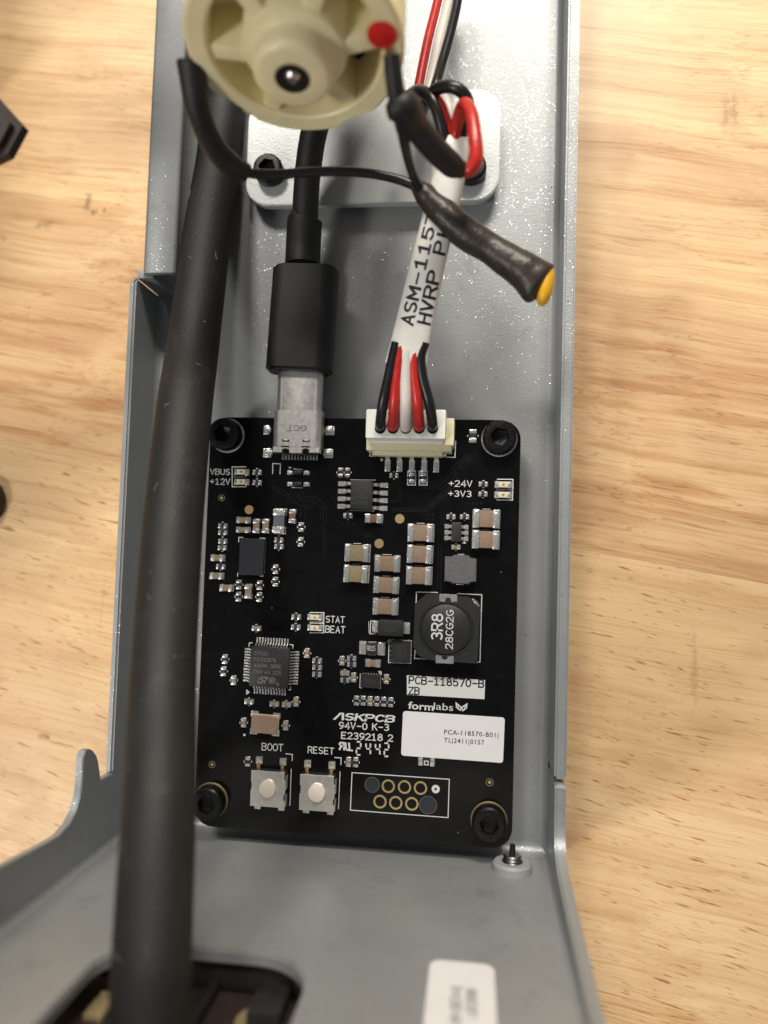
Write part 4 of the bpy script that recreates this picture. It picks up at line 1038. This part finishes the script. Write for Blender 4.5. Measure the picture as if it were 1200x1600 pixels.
# push buttons
def button(c, cx, cy, capc, label):
    px, py = cp(c, cx, cy); zt = 1.9
    p = at(px, py, BZ + zt); p.z = BZ
    o = bobj('push_button', box(6.0, 6.0, 1.7, (0, 0, .05), .15), 'btnb', p, label=label)
    t = prism([(-3.0, -3.0), (3.05, -3.0), (3.05, -1.9), (2.8, -1.8), (2.8, -.9), (3.05, -.8), (3.05, 1.5), (2.85, 1.6), (2.85, 3.0), (2.3, 3.02), (-2.3, 3.02), (-3.0, 2.98), (-3.0, 1.2), (-2.85, 1.1), (-2.85, -.2), (-3.0, -.3)], 1.72, zt, .05)
    obj('metal_cover', t, 'steel', o)
    obj('button_cap', lathe([(0, 2.5), (1.25, 2.5), (1.42, 2.42), (1.5, 2.25), (1.5, 1.9)], 36), 'btn', o, (0, .05, 0))
    obj('cover_ring', lathe([(1.52, zt + .005), (1.6, zt + .05), (1.68, zt + .005)], 36), 'steel', o, (0, .05, 0))
    for x in (-2.1, 2.15):
        obj('leg', box(.62, 1.5, .16, (x, 3.3, .55), .05), 'gold', o); obj('solder_joint', box(1.25, 1.3, .42, (x, 4.35, 0), .18), 'solder', o)
        obj('leg', box(1.15, 1.0, .3, (x, -3.5, .05), .1), 'tin', o)
    for y, l_ in ((1.2, 2.4), (-1.9, 2.0)): obj('side_tab', box(.12, l_, 1.2, (3.12, y, .5), .03), 'tin', o)
    return o
button(5, 545, 476, None, 'left push button with beige plunger under the word BOOT')
button(5, 900, 505, None, 'right push button with beige plunger under the word RESET')
silk([(676, 220), (724, 225), (722, 270)], 5, wd=.14); silk([(716, 330), (706, 592)], 5, wd=.12); silk([(1030, 247), (1076, 250), (1073, 298)], 5, wd=.14); silk([(1068, 350), (1056, 618)], 5, wd=.12)

# USB-C socket on the board
def stadium(cw, ch, n=8, sq=.5):
    r = ch / 2 * (1 if sq is None else sq * 2)
    r = min(r, ch / 2 - .001)
    return rrect(-cw / 2, -ch / 2, cw / 2, ch / 2, r, n)
def extrude_y(pts, y0, y1, bev=0.0):
    """profile in (x, z) swept along y"""
    t = prism(pts, 0, y1 - y0, 0)
    if bev:
        es = [e for e in t.edges if abs(e.verts[0].co.z - e.verts[1].co.z) < 1e-6]
        bmesh.ops.bevel(t, geom=es, offset=bev, segments=3, affect='EDGES')
    bmesh.ops.transform(t, matrix=Matrix(((1, 0, 0, 0), (0, 0, 1, y0), (0, 1, 0, 0), (0, 0, 0, 1))), verts=t.verts)
    bmesh.ops.recalc_face_normals(t, faces=t.faces[:]); return smooth(t, 35)
ZU = BZ + 1.65
uT = at(465, 641, BZ + 3.2); uB = at(463, 707, BZ + 3.2); ux = (uT.x + uB.x) / 2 - .05
ul = uT.y - uB.y
uw = 8.75
usb = bobj('usb_socket', extrude_y(stadium(uw, 3.2, 6, .36), 0, ul - .9, .08), 'steel', (ux, uB.y + .9, ZU), label='shiny metal USB socket at the upper board edge')
# rear shell with two cut-outs
t = prism([(-uw / 2 + .25, 0), (-uw / 2 + .25, .95), (uw / 2 - .25, .95), (uw / 2 - .25, 0), (2.3, 0), (2.3, .55), (1.7, .75), (1.1, .55), (1.05, -.1), (-1.15, -.1), (-1.2, .5), (-1.9, .72), (-2.5, .5), (-2.5, 0)], -.2, 1.58, .05)
obj('rear_shell', t, 'steel', usb, (0, -.9, 0))
obj('insulator', box(6.4, 1.2, 2.2, (0, -.3, -1.6), .1), 'chip', usb)
for x in (-1.9, 1.75):
    obj('latch_slot', box(1.25, .42, .03, (x, 1.15, 1.6), .01), 'chip', usb); obj('spring_tab', box(.85, .3, .06, (x, 1.22, 1.6), .02), 'tin', usb)
    obj('cut_out', box(1.5, .22, .03, (x - .05, .12, 1.6), .01), 'hole', usb)
b = bmesh.new()
for i in range(12): box(.26 if 2 < i < 9 else .34, .95, .14, ((i - 5.5) * .5 * 1.12, -1.35, -1.6), .03, 1, b)
q = obj('contact_row', b, 'solder', usb); q['kind'] = 'stuff'
st, tot = strokes('GCT'); b = bmesh.new()
for i, pl_ in enumerate(st): ribbon(b, pl_, .75, lambda x, y, l: Vector((1.65 - x * 3.3 / tot, 2.9 + .9 - y * .95 / 6, 1.615 + l * .001)), i)
obj('embossed_text', b, 'mark', usb)
for x, y, w_ in ((496, 195, 1), (950, 200, 1.5), (500, 360, 1.35), (940, 365, 1.5)):
    p2 = at(*cp(1, x, y), BZ); sb = box(1.15 * w_, 1.65, .38, (0, 0, 0), .15, 2); bobj('solder_joint', sb, 'solder', p2)
    bobj('mounting_tab', box(1.0 * w_, .8, .5, (0, 0, .1), .1), 'tin', (p2.x + (-.2 if x > 700 else .35), p2.y, p2.z))

# header socket for the wire harness
hz = 14.0
hc = at(636, 690, BZ + 3.5)
hs = bobj('wire_socket', box(14.6, 5.2, 4.0, (0, 0, 0), .25), 'cream', (hc.x + .35, at(640, 686, BZ).y, BZ), label='cream plastic five way socket')
obj('side_wing', box(1.5, 4.6, 4.9, (6.9, .6, 0), .2), 'cream', hs)
obj('side_wing', box(1.0, 4.0, 3.2, (-6.9, -.4, 0), .2), 'cream', hs)
obj('front_lip', box(11.6, .9, 2.4, (-.1, -2.85, .6), .15), 'cream', hs)
for x in (-5.9, 5.7): obj('clip', box(1.2, 1.2, 2.2, (x, -2.6, 0), .15), 'cream', hs); obj('clip_slot', box(.25, .1, 1.2, (x + .2, -3.25, .5), .03), 'hole', hs)
for k, x in enumerate((323, 393, 465, 537, 608)):
    p2 = at(*cp(2, x, 140), BZ); l_ = p2 - Vector(hs.location) - BO
    b = leg(bmesh.new(), 0, 0, 3.4, .75, (0, -1), 1.3); bmesh.ops.recalc_face_normals(b, faces=b.faces[:]); obj('pin', b, 'tin', hs, (l_.x, -2.3, 0))
    obj('solder_pad', box(1.0, 2.1, .14, (l_.x, -4.75, 0), .05), 'solder', hs)
silk([(218, 70), (217, 122), (300, 125)], 2, wd=.15); silk([(635, 127), (716, 130), (720, 35)], 2, wd=.15)
p = at(*cp(2, 287, 144), BZ); bobj('silkscreen_dot', lathe([(0, .014), (.24, .014)], 12), 'silk', p)
# specks of dust
for px, py in ((716, 1301), (783, 894), (560, 905), (425, 950), (600, 1230)):
    p = at(px, py, BZ); bobj('dust_speck', lathe([(0, .12), (.1, .06), (.12, 0)], 6), 'dust', p)

# ------------------------------------------------------------------ USB cable
uc = thing('usb_cable', 'black USB cable with its metal plug pushed into the board socket', 'usb cable', (ux, uT.y, ZU))
U = Vector(uc.location)
yp = at(470, 583, ZU + 1.2).y - U.y
obj('metal_plug', extrude_y(stadium(8.05, 2.5, 6, .42), .0, yp + .6, 0), 'steel', uc)
obj('plug_face', extrude_y(stadium(6.1, 2.58, 2, .1), .0, yp + .5, 0), 'steel', uc)
om0 = at(472, 577, ZU + 3).y - U.y; om1 = at(472, 410, ZU + 3).y - U.y
ocx = at(473, 498, ZU + 3).x - U.x
t = extrude_y(stadium(11.7, 6.4, 8, .42), 0, om1 - om0, .5)
sh = Matrix.Rotation(R(-2.0), 4, 'Z')
bmesh.ops.transform(t, matrix=sh, verts=t.verts)
obj('plug_housing', t, 'rubber', uc, (ocx - 1.0, om0, 0))
def rel(pts, o): return [at(*p) - o for p in pts]
zc = ZU
obj('strain_relief', tube(rel([(473, 415, zc), (474, 385, zc), (476, 347, zc + .5), (477, 341, zc + .6)], U), [3.15, 3.1, 3.1, 2.6], 24), 'rubber', uc)
obj('cable', tube(rel([(476, 350, zc + .4), (478, 310, zc + 1), (481, 270, zc + 2), (487, 225, zc + 3.5), (497, 180, zc + 5), (512, 110, zc + 6), (520, 0, zc + 4), (520, -120, zc)], U), 2.3, 20), 'rubber', uc)

# ------------------------------------------------------------------ thick sheathed cable on the left
hp = [(372, -120, 3), (365, 0, 4), (355, 120, 4), (343, 240, 5), (324, 366, 8), (312, 460, 11), (299, 560, 16), (288, 640, 22), (272, 800, 29), (261, 950, 35), (253, 1100, 41), (249, 1250, 48), (239, 1460, 54), (235, 1560, 56), (232, 1750, 58)]
hz_ = thing('sheathed_cable', 'thick matt black sheathed cable running down over the left of the tray', 'cable', at(299, 600, 26))
HO = Vector(hz_.location)
obj('sheath', tube(rel(hp, HO), [4.0, 4.0, 4.0, 4.1, 4.3, 4.35, 4.4, 4.4, 4.4, 4.4, 4.4, 4.4, 4.4, 4.4, 4.4], 40), 'hose', hz_)

rnd = random.Random(11)
CH = spline(rel(hp, HO), 8)
for k in range(34):
    i_ = rnd.randint(20, len(CH) - 12); c_ = CH[i_]; t_ = (CH[i_ + 1] - CH[i_]).normalized(); sd_ = t_.cross(Vector((0, 0, 1))).normalized(); nr = sd_.cross(t_)
    if nr.z < 0: nr = -nr
    an = R(rnd.uniform(35, 145)); q_ = c_ + (sd_ * math.cos(an) + nr * math.sin(an)) * 4.42
    d_ = Vector((rnd.uniform(-1, 1), rnd.uniform(-1, 1), 0)).normalized() * rnd.uniform(.15, .8)
    obj('lint', tube([q_ - d_, q_ + Vector((rnd.uniform(-.2, .2), rnd.uniform(-.2, .2), .04)), q_ + d_], rnd.uniform(.03, .07), 5, 4), 'dust', hz_)
# ------------------------------------------------------------------ wire harness
wh = thing('wire_harness', 'white plug with five red, black and white wires in a printed white sleeve', 'wire harness', at(634, 663, hz))
WO = Vector(wh.location)
pcx = at(634, 663, hz)
obj('plug', box(13.3, 4.9, 5.5, (0, 0, -5.0), .3), 'white', wh)
obj('plug_ledge', box(12.2, .5, 1.8, (0, -2.55, -4.4), .1), 'white', wh)
b = bmesh.new()
wx = (594, 614, 634, 655, 676); wm = ('wblack', 'wred', 'wwhite', 'wred', 'wblack'); sx_ = (612, 622, 634, 645, 655)
for x in wx: p2 = at(x, 672, hz + .5) - WO; obj('wire_hole', lathe([(0, .52), (.95, .52)], 16), 'hole', wh, (p2.x, p2.y + .3, 0))
for k, x in enumerate(wx):
    s_ = sx_[k]
    obj('wire', tube(rel([(x, 670, hz - .5), (x + (s_ - x) * .02, 660, hz + 2.0), (x + (s_ - x) * .25, 630, hz + 4.2), (x + (s_ - x) * .75, 590, 19.3), (s_ + 2, 560, 20.0), (s_ + 8, 535, 20.5)], WO), .86 if k != 2 else .95, 14), wm[k], wh)
# printed sleeve
SC = apx([(634, 572, 19.2), (641, 535, 20.2), (653, 480, 21.6), (669, 410, 23.6), (686, 340, 25.4), (700, 275, 26.4), (707, 218, 26.4)])
SW = [3.4, 3.1, 2.9, 2.7, 2.6, 2.6, 2.7]; SH = [1.15, 1.4, 1.6, 1.7, 1.7, 1.6, 1.2]
CC = spline(SC, 10)
def lerp_list(Lst, u): u *= len(Lst) - 1; k = min(int(u), len(Lst) - 2); t_ = u - k; return Lst[k] * (1 - t_) + Lst[k + 1] * t_
def sleeve_pt(u, ang, lift=0.0):
    k = u * (len(CC) - 1); i = max(0, min(int(k), len(CC) - 2)); c = CC[i].lerp(CC[i + 1], k - i)
    t_ = (CC[min(i + 2, len(CC) - 1)] - CC[max(i - 1, 0)]).normalized(); sd_ = t_.cross(Vector((0, 0, 1))).normalized(); nr = sd_.cross(t_)
    a, h_ = lerp_list(SW, u), lerp_list(SH, u)
    return c + sd_ * (math.cos(ang) * (a + lift)) + nr * (math.sin(ang) * (h_ + lift)) - WO
b = bmesh.new(); n = 28; prev = None; rings = []
for i in range(61):
    rings.append([b.verts.new(sleeve_pt(i / 60, 2 * math.pi * k / n)) for k in range(n)])
for a_, d_ in zip(rings, rings[1:]):
    for k in range(n): b.faces.new((a_[k], a_[(k + 1) % n], d_[(k + 1) % n], d_[k]))
for rg, s in ((rings[0], 0), (rings[-1], 1)):        # open mouths, a little way in
    inn = [b.verts.new(sleeve_pt(s, 2 * math.pi * k / n, -.25)) for k in range(n)]; inn2 = [b.verts.new(sleeve_pt(.08 if s == 0 else .92, 2 * math.pi * k / n, -.3)) for k in range(n)]
    for k in range(n):
        b.faces.new((rg[k], rg[(k + 1) % n], inn[(k + 1) % n], inn[k])); b.faces.new((inn[k], inn[(k + 1) % n], inn2[(k + 1) % n], inn2[k]))
bmesh.ops.recalc_face_normals(b, faces=b.faces[:]); obj('label_sleeve', smooth(b, 50), 'sleeve', wh)
tl = sum((CC[i + 1] - CC[i]).length for i in range(len(CC) - 1))
def sleeve_text(s, u0, a_base, a_top, adv):
    st, tot = strokes(s, 5.4); b = bmesh.new()
    def f(x, y, l): return sleeve_pt(u0 + x / 5.4 * adv / tl, math.acos(max(-1, min(1, a_base + (a_top - a_base) * y / 6))), .03 + l * .0012)
    for i, pl_ in enumerate(st): ribbon(b, pl_, 1.15, f, i, .6)
    return obj('printed_text', b, 'ink', wh)
sleeve_text('ASM-11570', .245, .0, -.62, 1.88); sleeve_text('HVRP PI', .265, .84, .24, 1.85)
# wires leaving the top of the sleeve
for m_, P_, r_ in (('wred', [(704, 240, 26.3), (703, 212, 26.5), (694, 182, 27.5), (686, 162, 28), (672, 148, 27), (655, 150, 22), (640, 160, 16)], .85),
                   ('wred', [(712, 240, 26.3), (713, 210, 27), (718, 180, 29), (726, 163, 31), (736, 178, 33), (742, 215, 34), (744, 245, 34), (736, 264, 33.5), (722, 266, 33)], 1.0),
                   ('wblack', [(698, 240, 26.3), (693, 210, 27), (684, 175, 28), (672, 152, 28), (655, 142, 26), (640, 150, 20), (630, 165, 14)], .95),
                   ('wblack', [(714, 240, 25.5), (722, 205, 27), (732, 175, 28.5), (727, 150, 30), (708, 136, 30.5), (685, 138, 29), (668, 155, 26), (655, 185, 20)], .95),
                   ('wwhite', [(707, 240, 26.2), (708, 205, 26), (701, 170, 26), (690, 152, 25), (672, 158, 22)], .8)):
    obj('wire', tube(rel(P_, WO), r_, 14), m_, wh)
for m_, P_ in (('wred', [(694, -60, 8), (684, 0, 9), (668, 65, 11), (655, 130, 13), (650, 160, 14)]), ('wwhite', [(712, -60, 8), (702, 0, 9), (687, 65, 11), (674, 125, 13), (664, 160, 14)]),
               ('wblack', [(722, -60, 9), (715, 0, 10), (704, 50, 12), (690, 100, 14), (680, 135, 16), (668, 165, 15)])):
    obj('wire', tube(rel(P_, WO), .82 if m_ != 'wwhite' else 1.0, 14), m_, wh)

# ------------------------------------------------------------------ motor
MZ = 46.0
mcn = at(462, 63, MZ)
mo = thing('electric_motor', 'cream plastic end of a small round motor hanging over the pale plate', 'motor', mcn)
nrm = Vector((0.02, -0.975, 0.22)).normalized()
mo.rotation_euler = nrm.to_track_quat('Z', 'Y').to_euler()
MR = 14.2
q = bmesh.new()
lathe([(11.2, -5.6), (11.3, 1.3), (11.6, 1.6), (MR - .5, 1.6), (MR, 1.2), (MR, -5.6), (MR - .3, -5.9), (0, -5.9)], 72, q)
for v in q.verts:
    rr = math.hypot(v.co.x, v.co.y); an = math.degrees(math.atan2(v.co.y, v.co.x)) % 360
    if rr > MR - .6 and (205 < an < 232 or 288 < an < 305): v.co.x *= .955; v.co.y *= .955
obj('end_cap', q, 'creamt', mo)
obj('recess_floor', lathe([(0, -5.5), (11.25, -5.5)], 48), 'creamt', mo)
for k in range(6):
    a = R(60 * k)
    t = box(6.4, 2.3, 7.7, (0, 0, 0), .35, 2)
    for v in t.verts:
        if v.co.z > 5 and v.co.x > 1.5: v.co.z -= 1.3
    bmesh.ops.translate(t, vec=(8.4, 0, -5.5), verts=t.verts); bmesh.ops.rotate(t, matrix=Matrix.Rotation(a, 3, 'Z'), verts=t.verts)
    obj('rib', t, 'creamt', mo)
obj('hub', lathe([(7.0, -5.5), (6.8, 1.8), (6.5, 2.3), (5.6, 2.5), (5.2, 2.9), (5.1, 5.4), (4.7, 6.0), (4.3, 6.2), (2.3, 6.2), (2.0, 5.8), (2.0, 4.1), (0, 4.1)], 56), 'creamt', mo)
obj('bearing', lathe([(2.25, 6.22), (1.0, 6.0), (1.0, 4.5)], 28), 'hole', mo)
for k in range(6):
    a = R(60 * k + 12); obj('vent_slot', box(1.2, 1.6, .2, (10.4 * math.cos(a), 10.4 * math.sin(a), -5.5), .04, 1, rz=a), 'hole', mo)
obj('shaft_end', lathe([(0, 6.5), (.6, 6.4), (.95, 6.0), (1.0, 4.1)], 24), 'shaft', mo)
obj('motor_can', lathe([(MR - .6, -5.9), (MR - .5, -6.2), (MR - .5, -38), (0, -38)], 64), 'can', mo)
def on_motor(px, py, h_):
    """local point of the motor face plane (at height h_) seen at a pixel"""
    o_ = Vector((0, 0, H)); d = (at(px, py, 0) - o_).normalized(); c = mcn + nrm * h_
    t_ = (c - o_).dot(nrm) / d.dot(nrm); w_ = o_ + d * t_
    return mo.rotation_euler.to_matrix().inverted() @ (w_ - mcn)
p = on_motor(597, 55, 1.7); sb = lathe([(0, .5), (1.1, .42), (1.9, .1), (1.95, -.2)], 20); bmesh.ops.translate(sb, vec=p, verts=sb.verts); obj('red_mark', sb, 'red', mo)
p = on_motor(607, 84, 1.7); obj('terminal', box(.9, 2.4, 1.4, (p.x, p.y, .8), .1), 'gold', mo)
for k in range(3):   # moulded steps on the rim
    a = R(-128 + k * 100); obj('rim_lug', box(2.0, 3.2, 1.5, ((MR - .9) * math.cos(a), (MR - .9) * math.sin(a), -.6), .3, 2, rz=a), 'creamt', mo)

# ------------------------------------------------------------------ motor leads and the shrink-wrapped part between them
cpn = thing('wrapped_capacitor', 'dark shrink wrapped part with a yellow tip, wired between the motor terminals', 'capacitor', at(700, 342, 26))
CO = Vector(cpn.location)
obj('lead_sleeve', tube(rel([(301, 96, 44), (303, 130, 43), (311, 175, 41), (328, 218, 38), (352, 250, 35), (384, 270, 32)], CO), [2.15, 1.85, 1.65, 1.65, 1.7, 1.35], 20), 'rubber', cpn)
obj('wire', tube(rel([(372, 263, 33), (395, 271, 31.5), (440, 272, 30), (500, 268, 29), (560, 269, 28), (610, 277, 27), (648, 291, 26.5), (670, 312, 26)], CO), .72, 14), 'wblack', cpn)
obj('lead_sleeve', tube(rel([(612, 86, 47), (615, 115, 46), (620, 150, 44.5), (628, 175, 43)], CO), [1.1, 1.15, 1.2, 1.7], 18), 'rubber', cpn)
obj('lead_sleeve', tube(rel([(606, 176, 43), (618, 172, 43.2), (632, 170, 43), (652, 200, 40), (680, 233, 37), (705, 257, 34.5), (722, 266, 33.2)], CO), [1.0, 1.9, 2.2, 1.8, 1.75, 1.7, 1.2], 20), 'rubber', cpn)
obj('wire', tube(rel([(627, 185, 42), (631, 215, 39), (639, 250, 34), (650, 282, 29), (664, 306, 26.5), (680, 322, 26)], CO), [1.1, .8, .75, .75, .75, .75], 14), 'wblack', cpn)
def fl(u): return (1.0 + .25 * max(0, (u - .75) * 4), 1.0 - .35 * max(0, (u - .75) * 4))
obj('shrink_sleeve', tube(rel([(646, 283, 27), (668, 308, 26.5), (695, 337, 26), (730, 366, 25.5), (765, 388, 25), (795, 408, 25), (820, 424, 25), (842, 442, 25), (851, 448, 25)], CO), [1.0, 1.75, 2.35, 2.4, 2.25, 2.5, 2.8, 3.0, 1.9], 26, 10, flat=fl), 'shrink', cpn)
p = at(848, 449, 25) - CO; dv = (at(848, 447, 25) - at(800, 412, 25)).normalized()
sb = bmesh.new(); bmesh.ops.create_uvsphere(sb, u_segments=24, v_segments=14, radius=1); bmesh.ops.scale(sb, vec=(1.3, 3.3, 1.7), verts=sb.verts)
bmesh.ops.rotate(sb, matrix=Matrix.Rotation(R(-8), 3, 'Z'), verts=sb.verts); bmesh.ops.translate(sb, vec=p + Vector((.35, .35, .1)), verts=sb.verts); obj('yellow_tip', smooth(sb, 80), 'yellow', cpn)

# ------------------------------------------------------------------ dark things at the picture's left edge
bz = 3.5
bx = thing('tool_case', 'x', 'box', at(-20, 190, TABLE_Z)); XO = Vector(bx.location)
def slab(pts, z0, z1, bev): return prism([((at(*q).x - XO.x), (at(*q).y - XO.y)) for q in pts], z0 - XO.z, z1 - XO.z, bev)
obj('case_base', slab([(29, 189, 44), (5, 234, 44), (-60, 264, 44), (-500, 300, 44), (-500, 130, 44), (-24, 130, 44)], 41.5, 44, 1.0), 'brownp', bx)
obj('unseen_case_body', slab([(-30, 172, TABLE_Z), (-100, 235, TABLE_Z), (-500, 235, TABLE_Z), (-500, -300, TABLE_Z), (-10, -300, TABLE_Z)], TABLE_Z, 43, 1.5), 'brownp', bx)  # out of view; added and sized to cast a shadow on the table corner
tag(bx, 'dark brown box corner lying on the wooden table at the left edge', 'box')
p = at(-34, 782, -2)
kb = obj('round_knob', lathe([(0, 0), (4.6, 0), (4.8, 1.0), (4.4, 2.2), (3.2, 2.8), (0, 3.0)], 40), 'blackp', loc=(p.x, p.y, TABLE_Z))
tag(kb, 'small round black knob just showing beside the wooden table edge', 'knob')
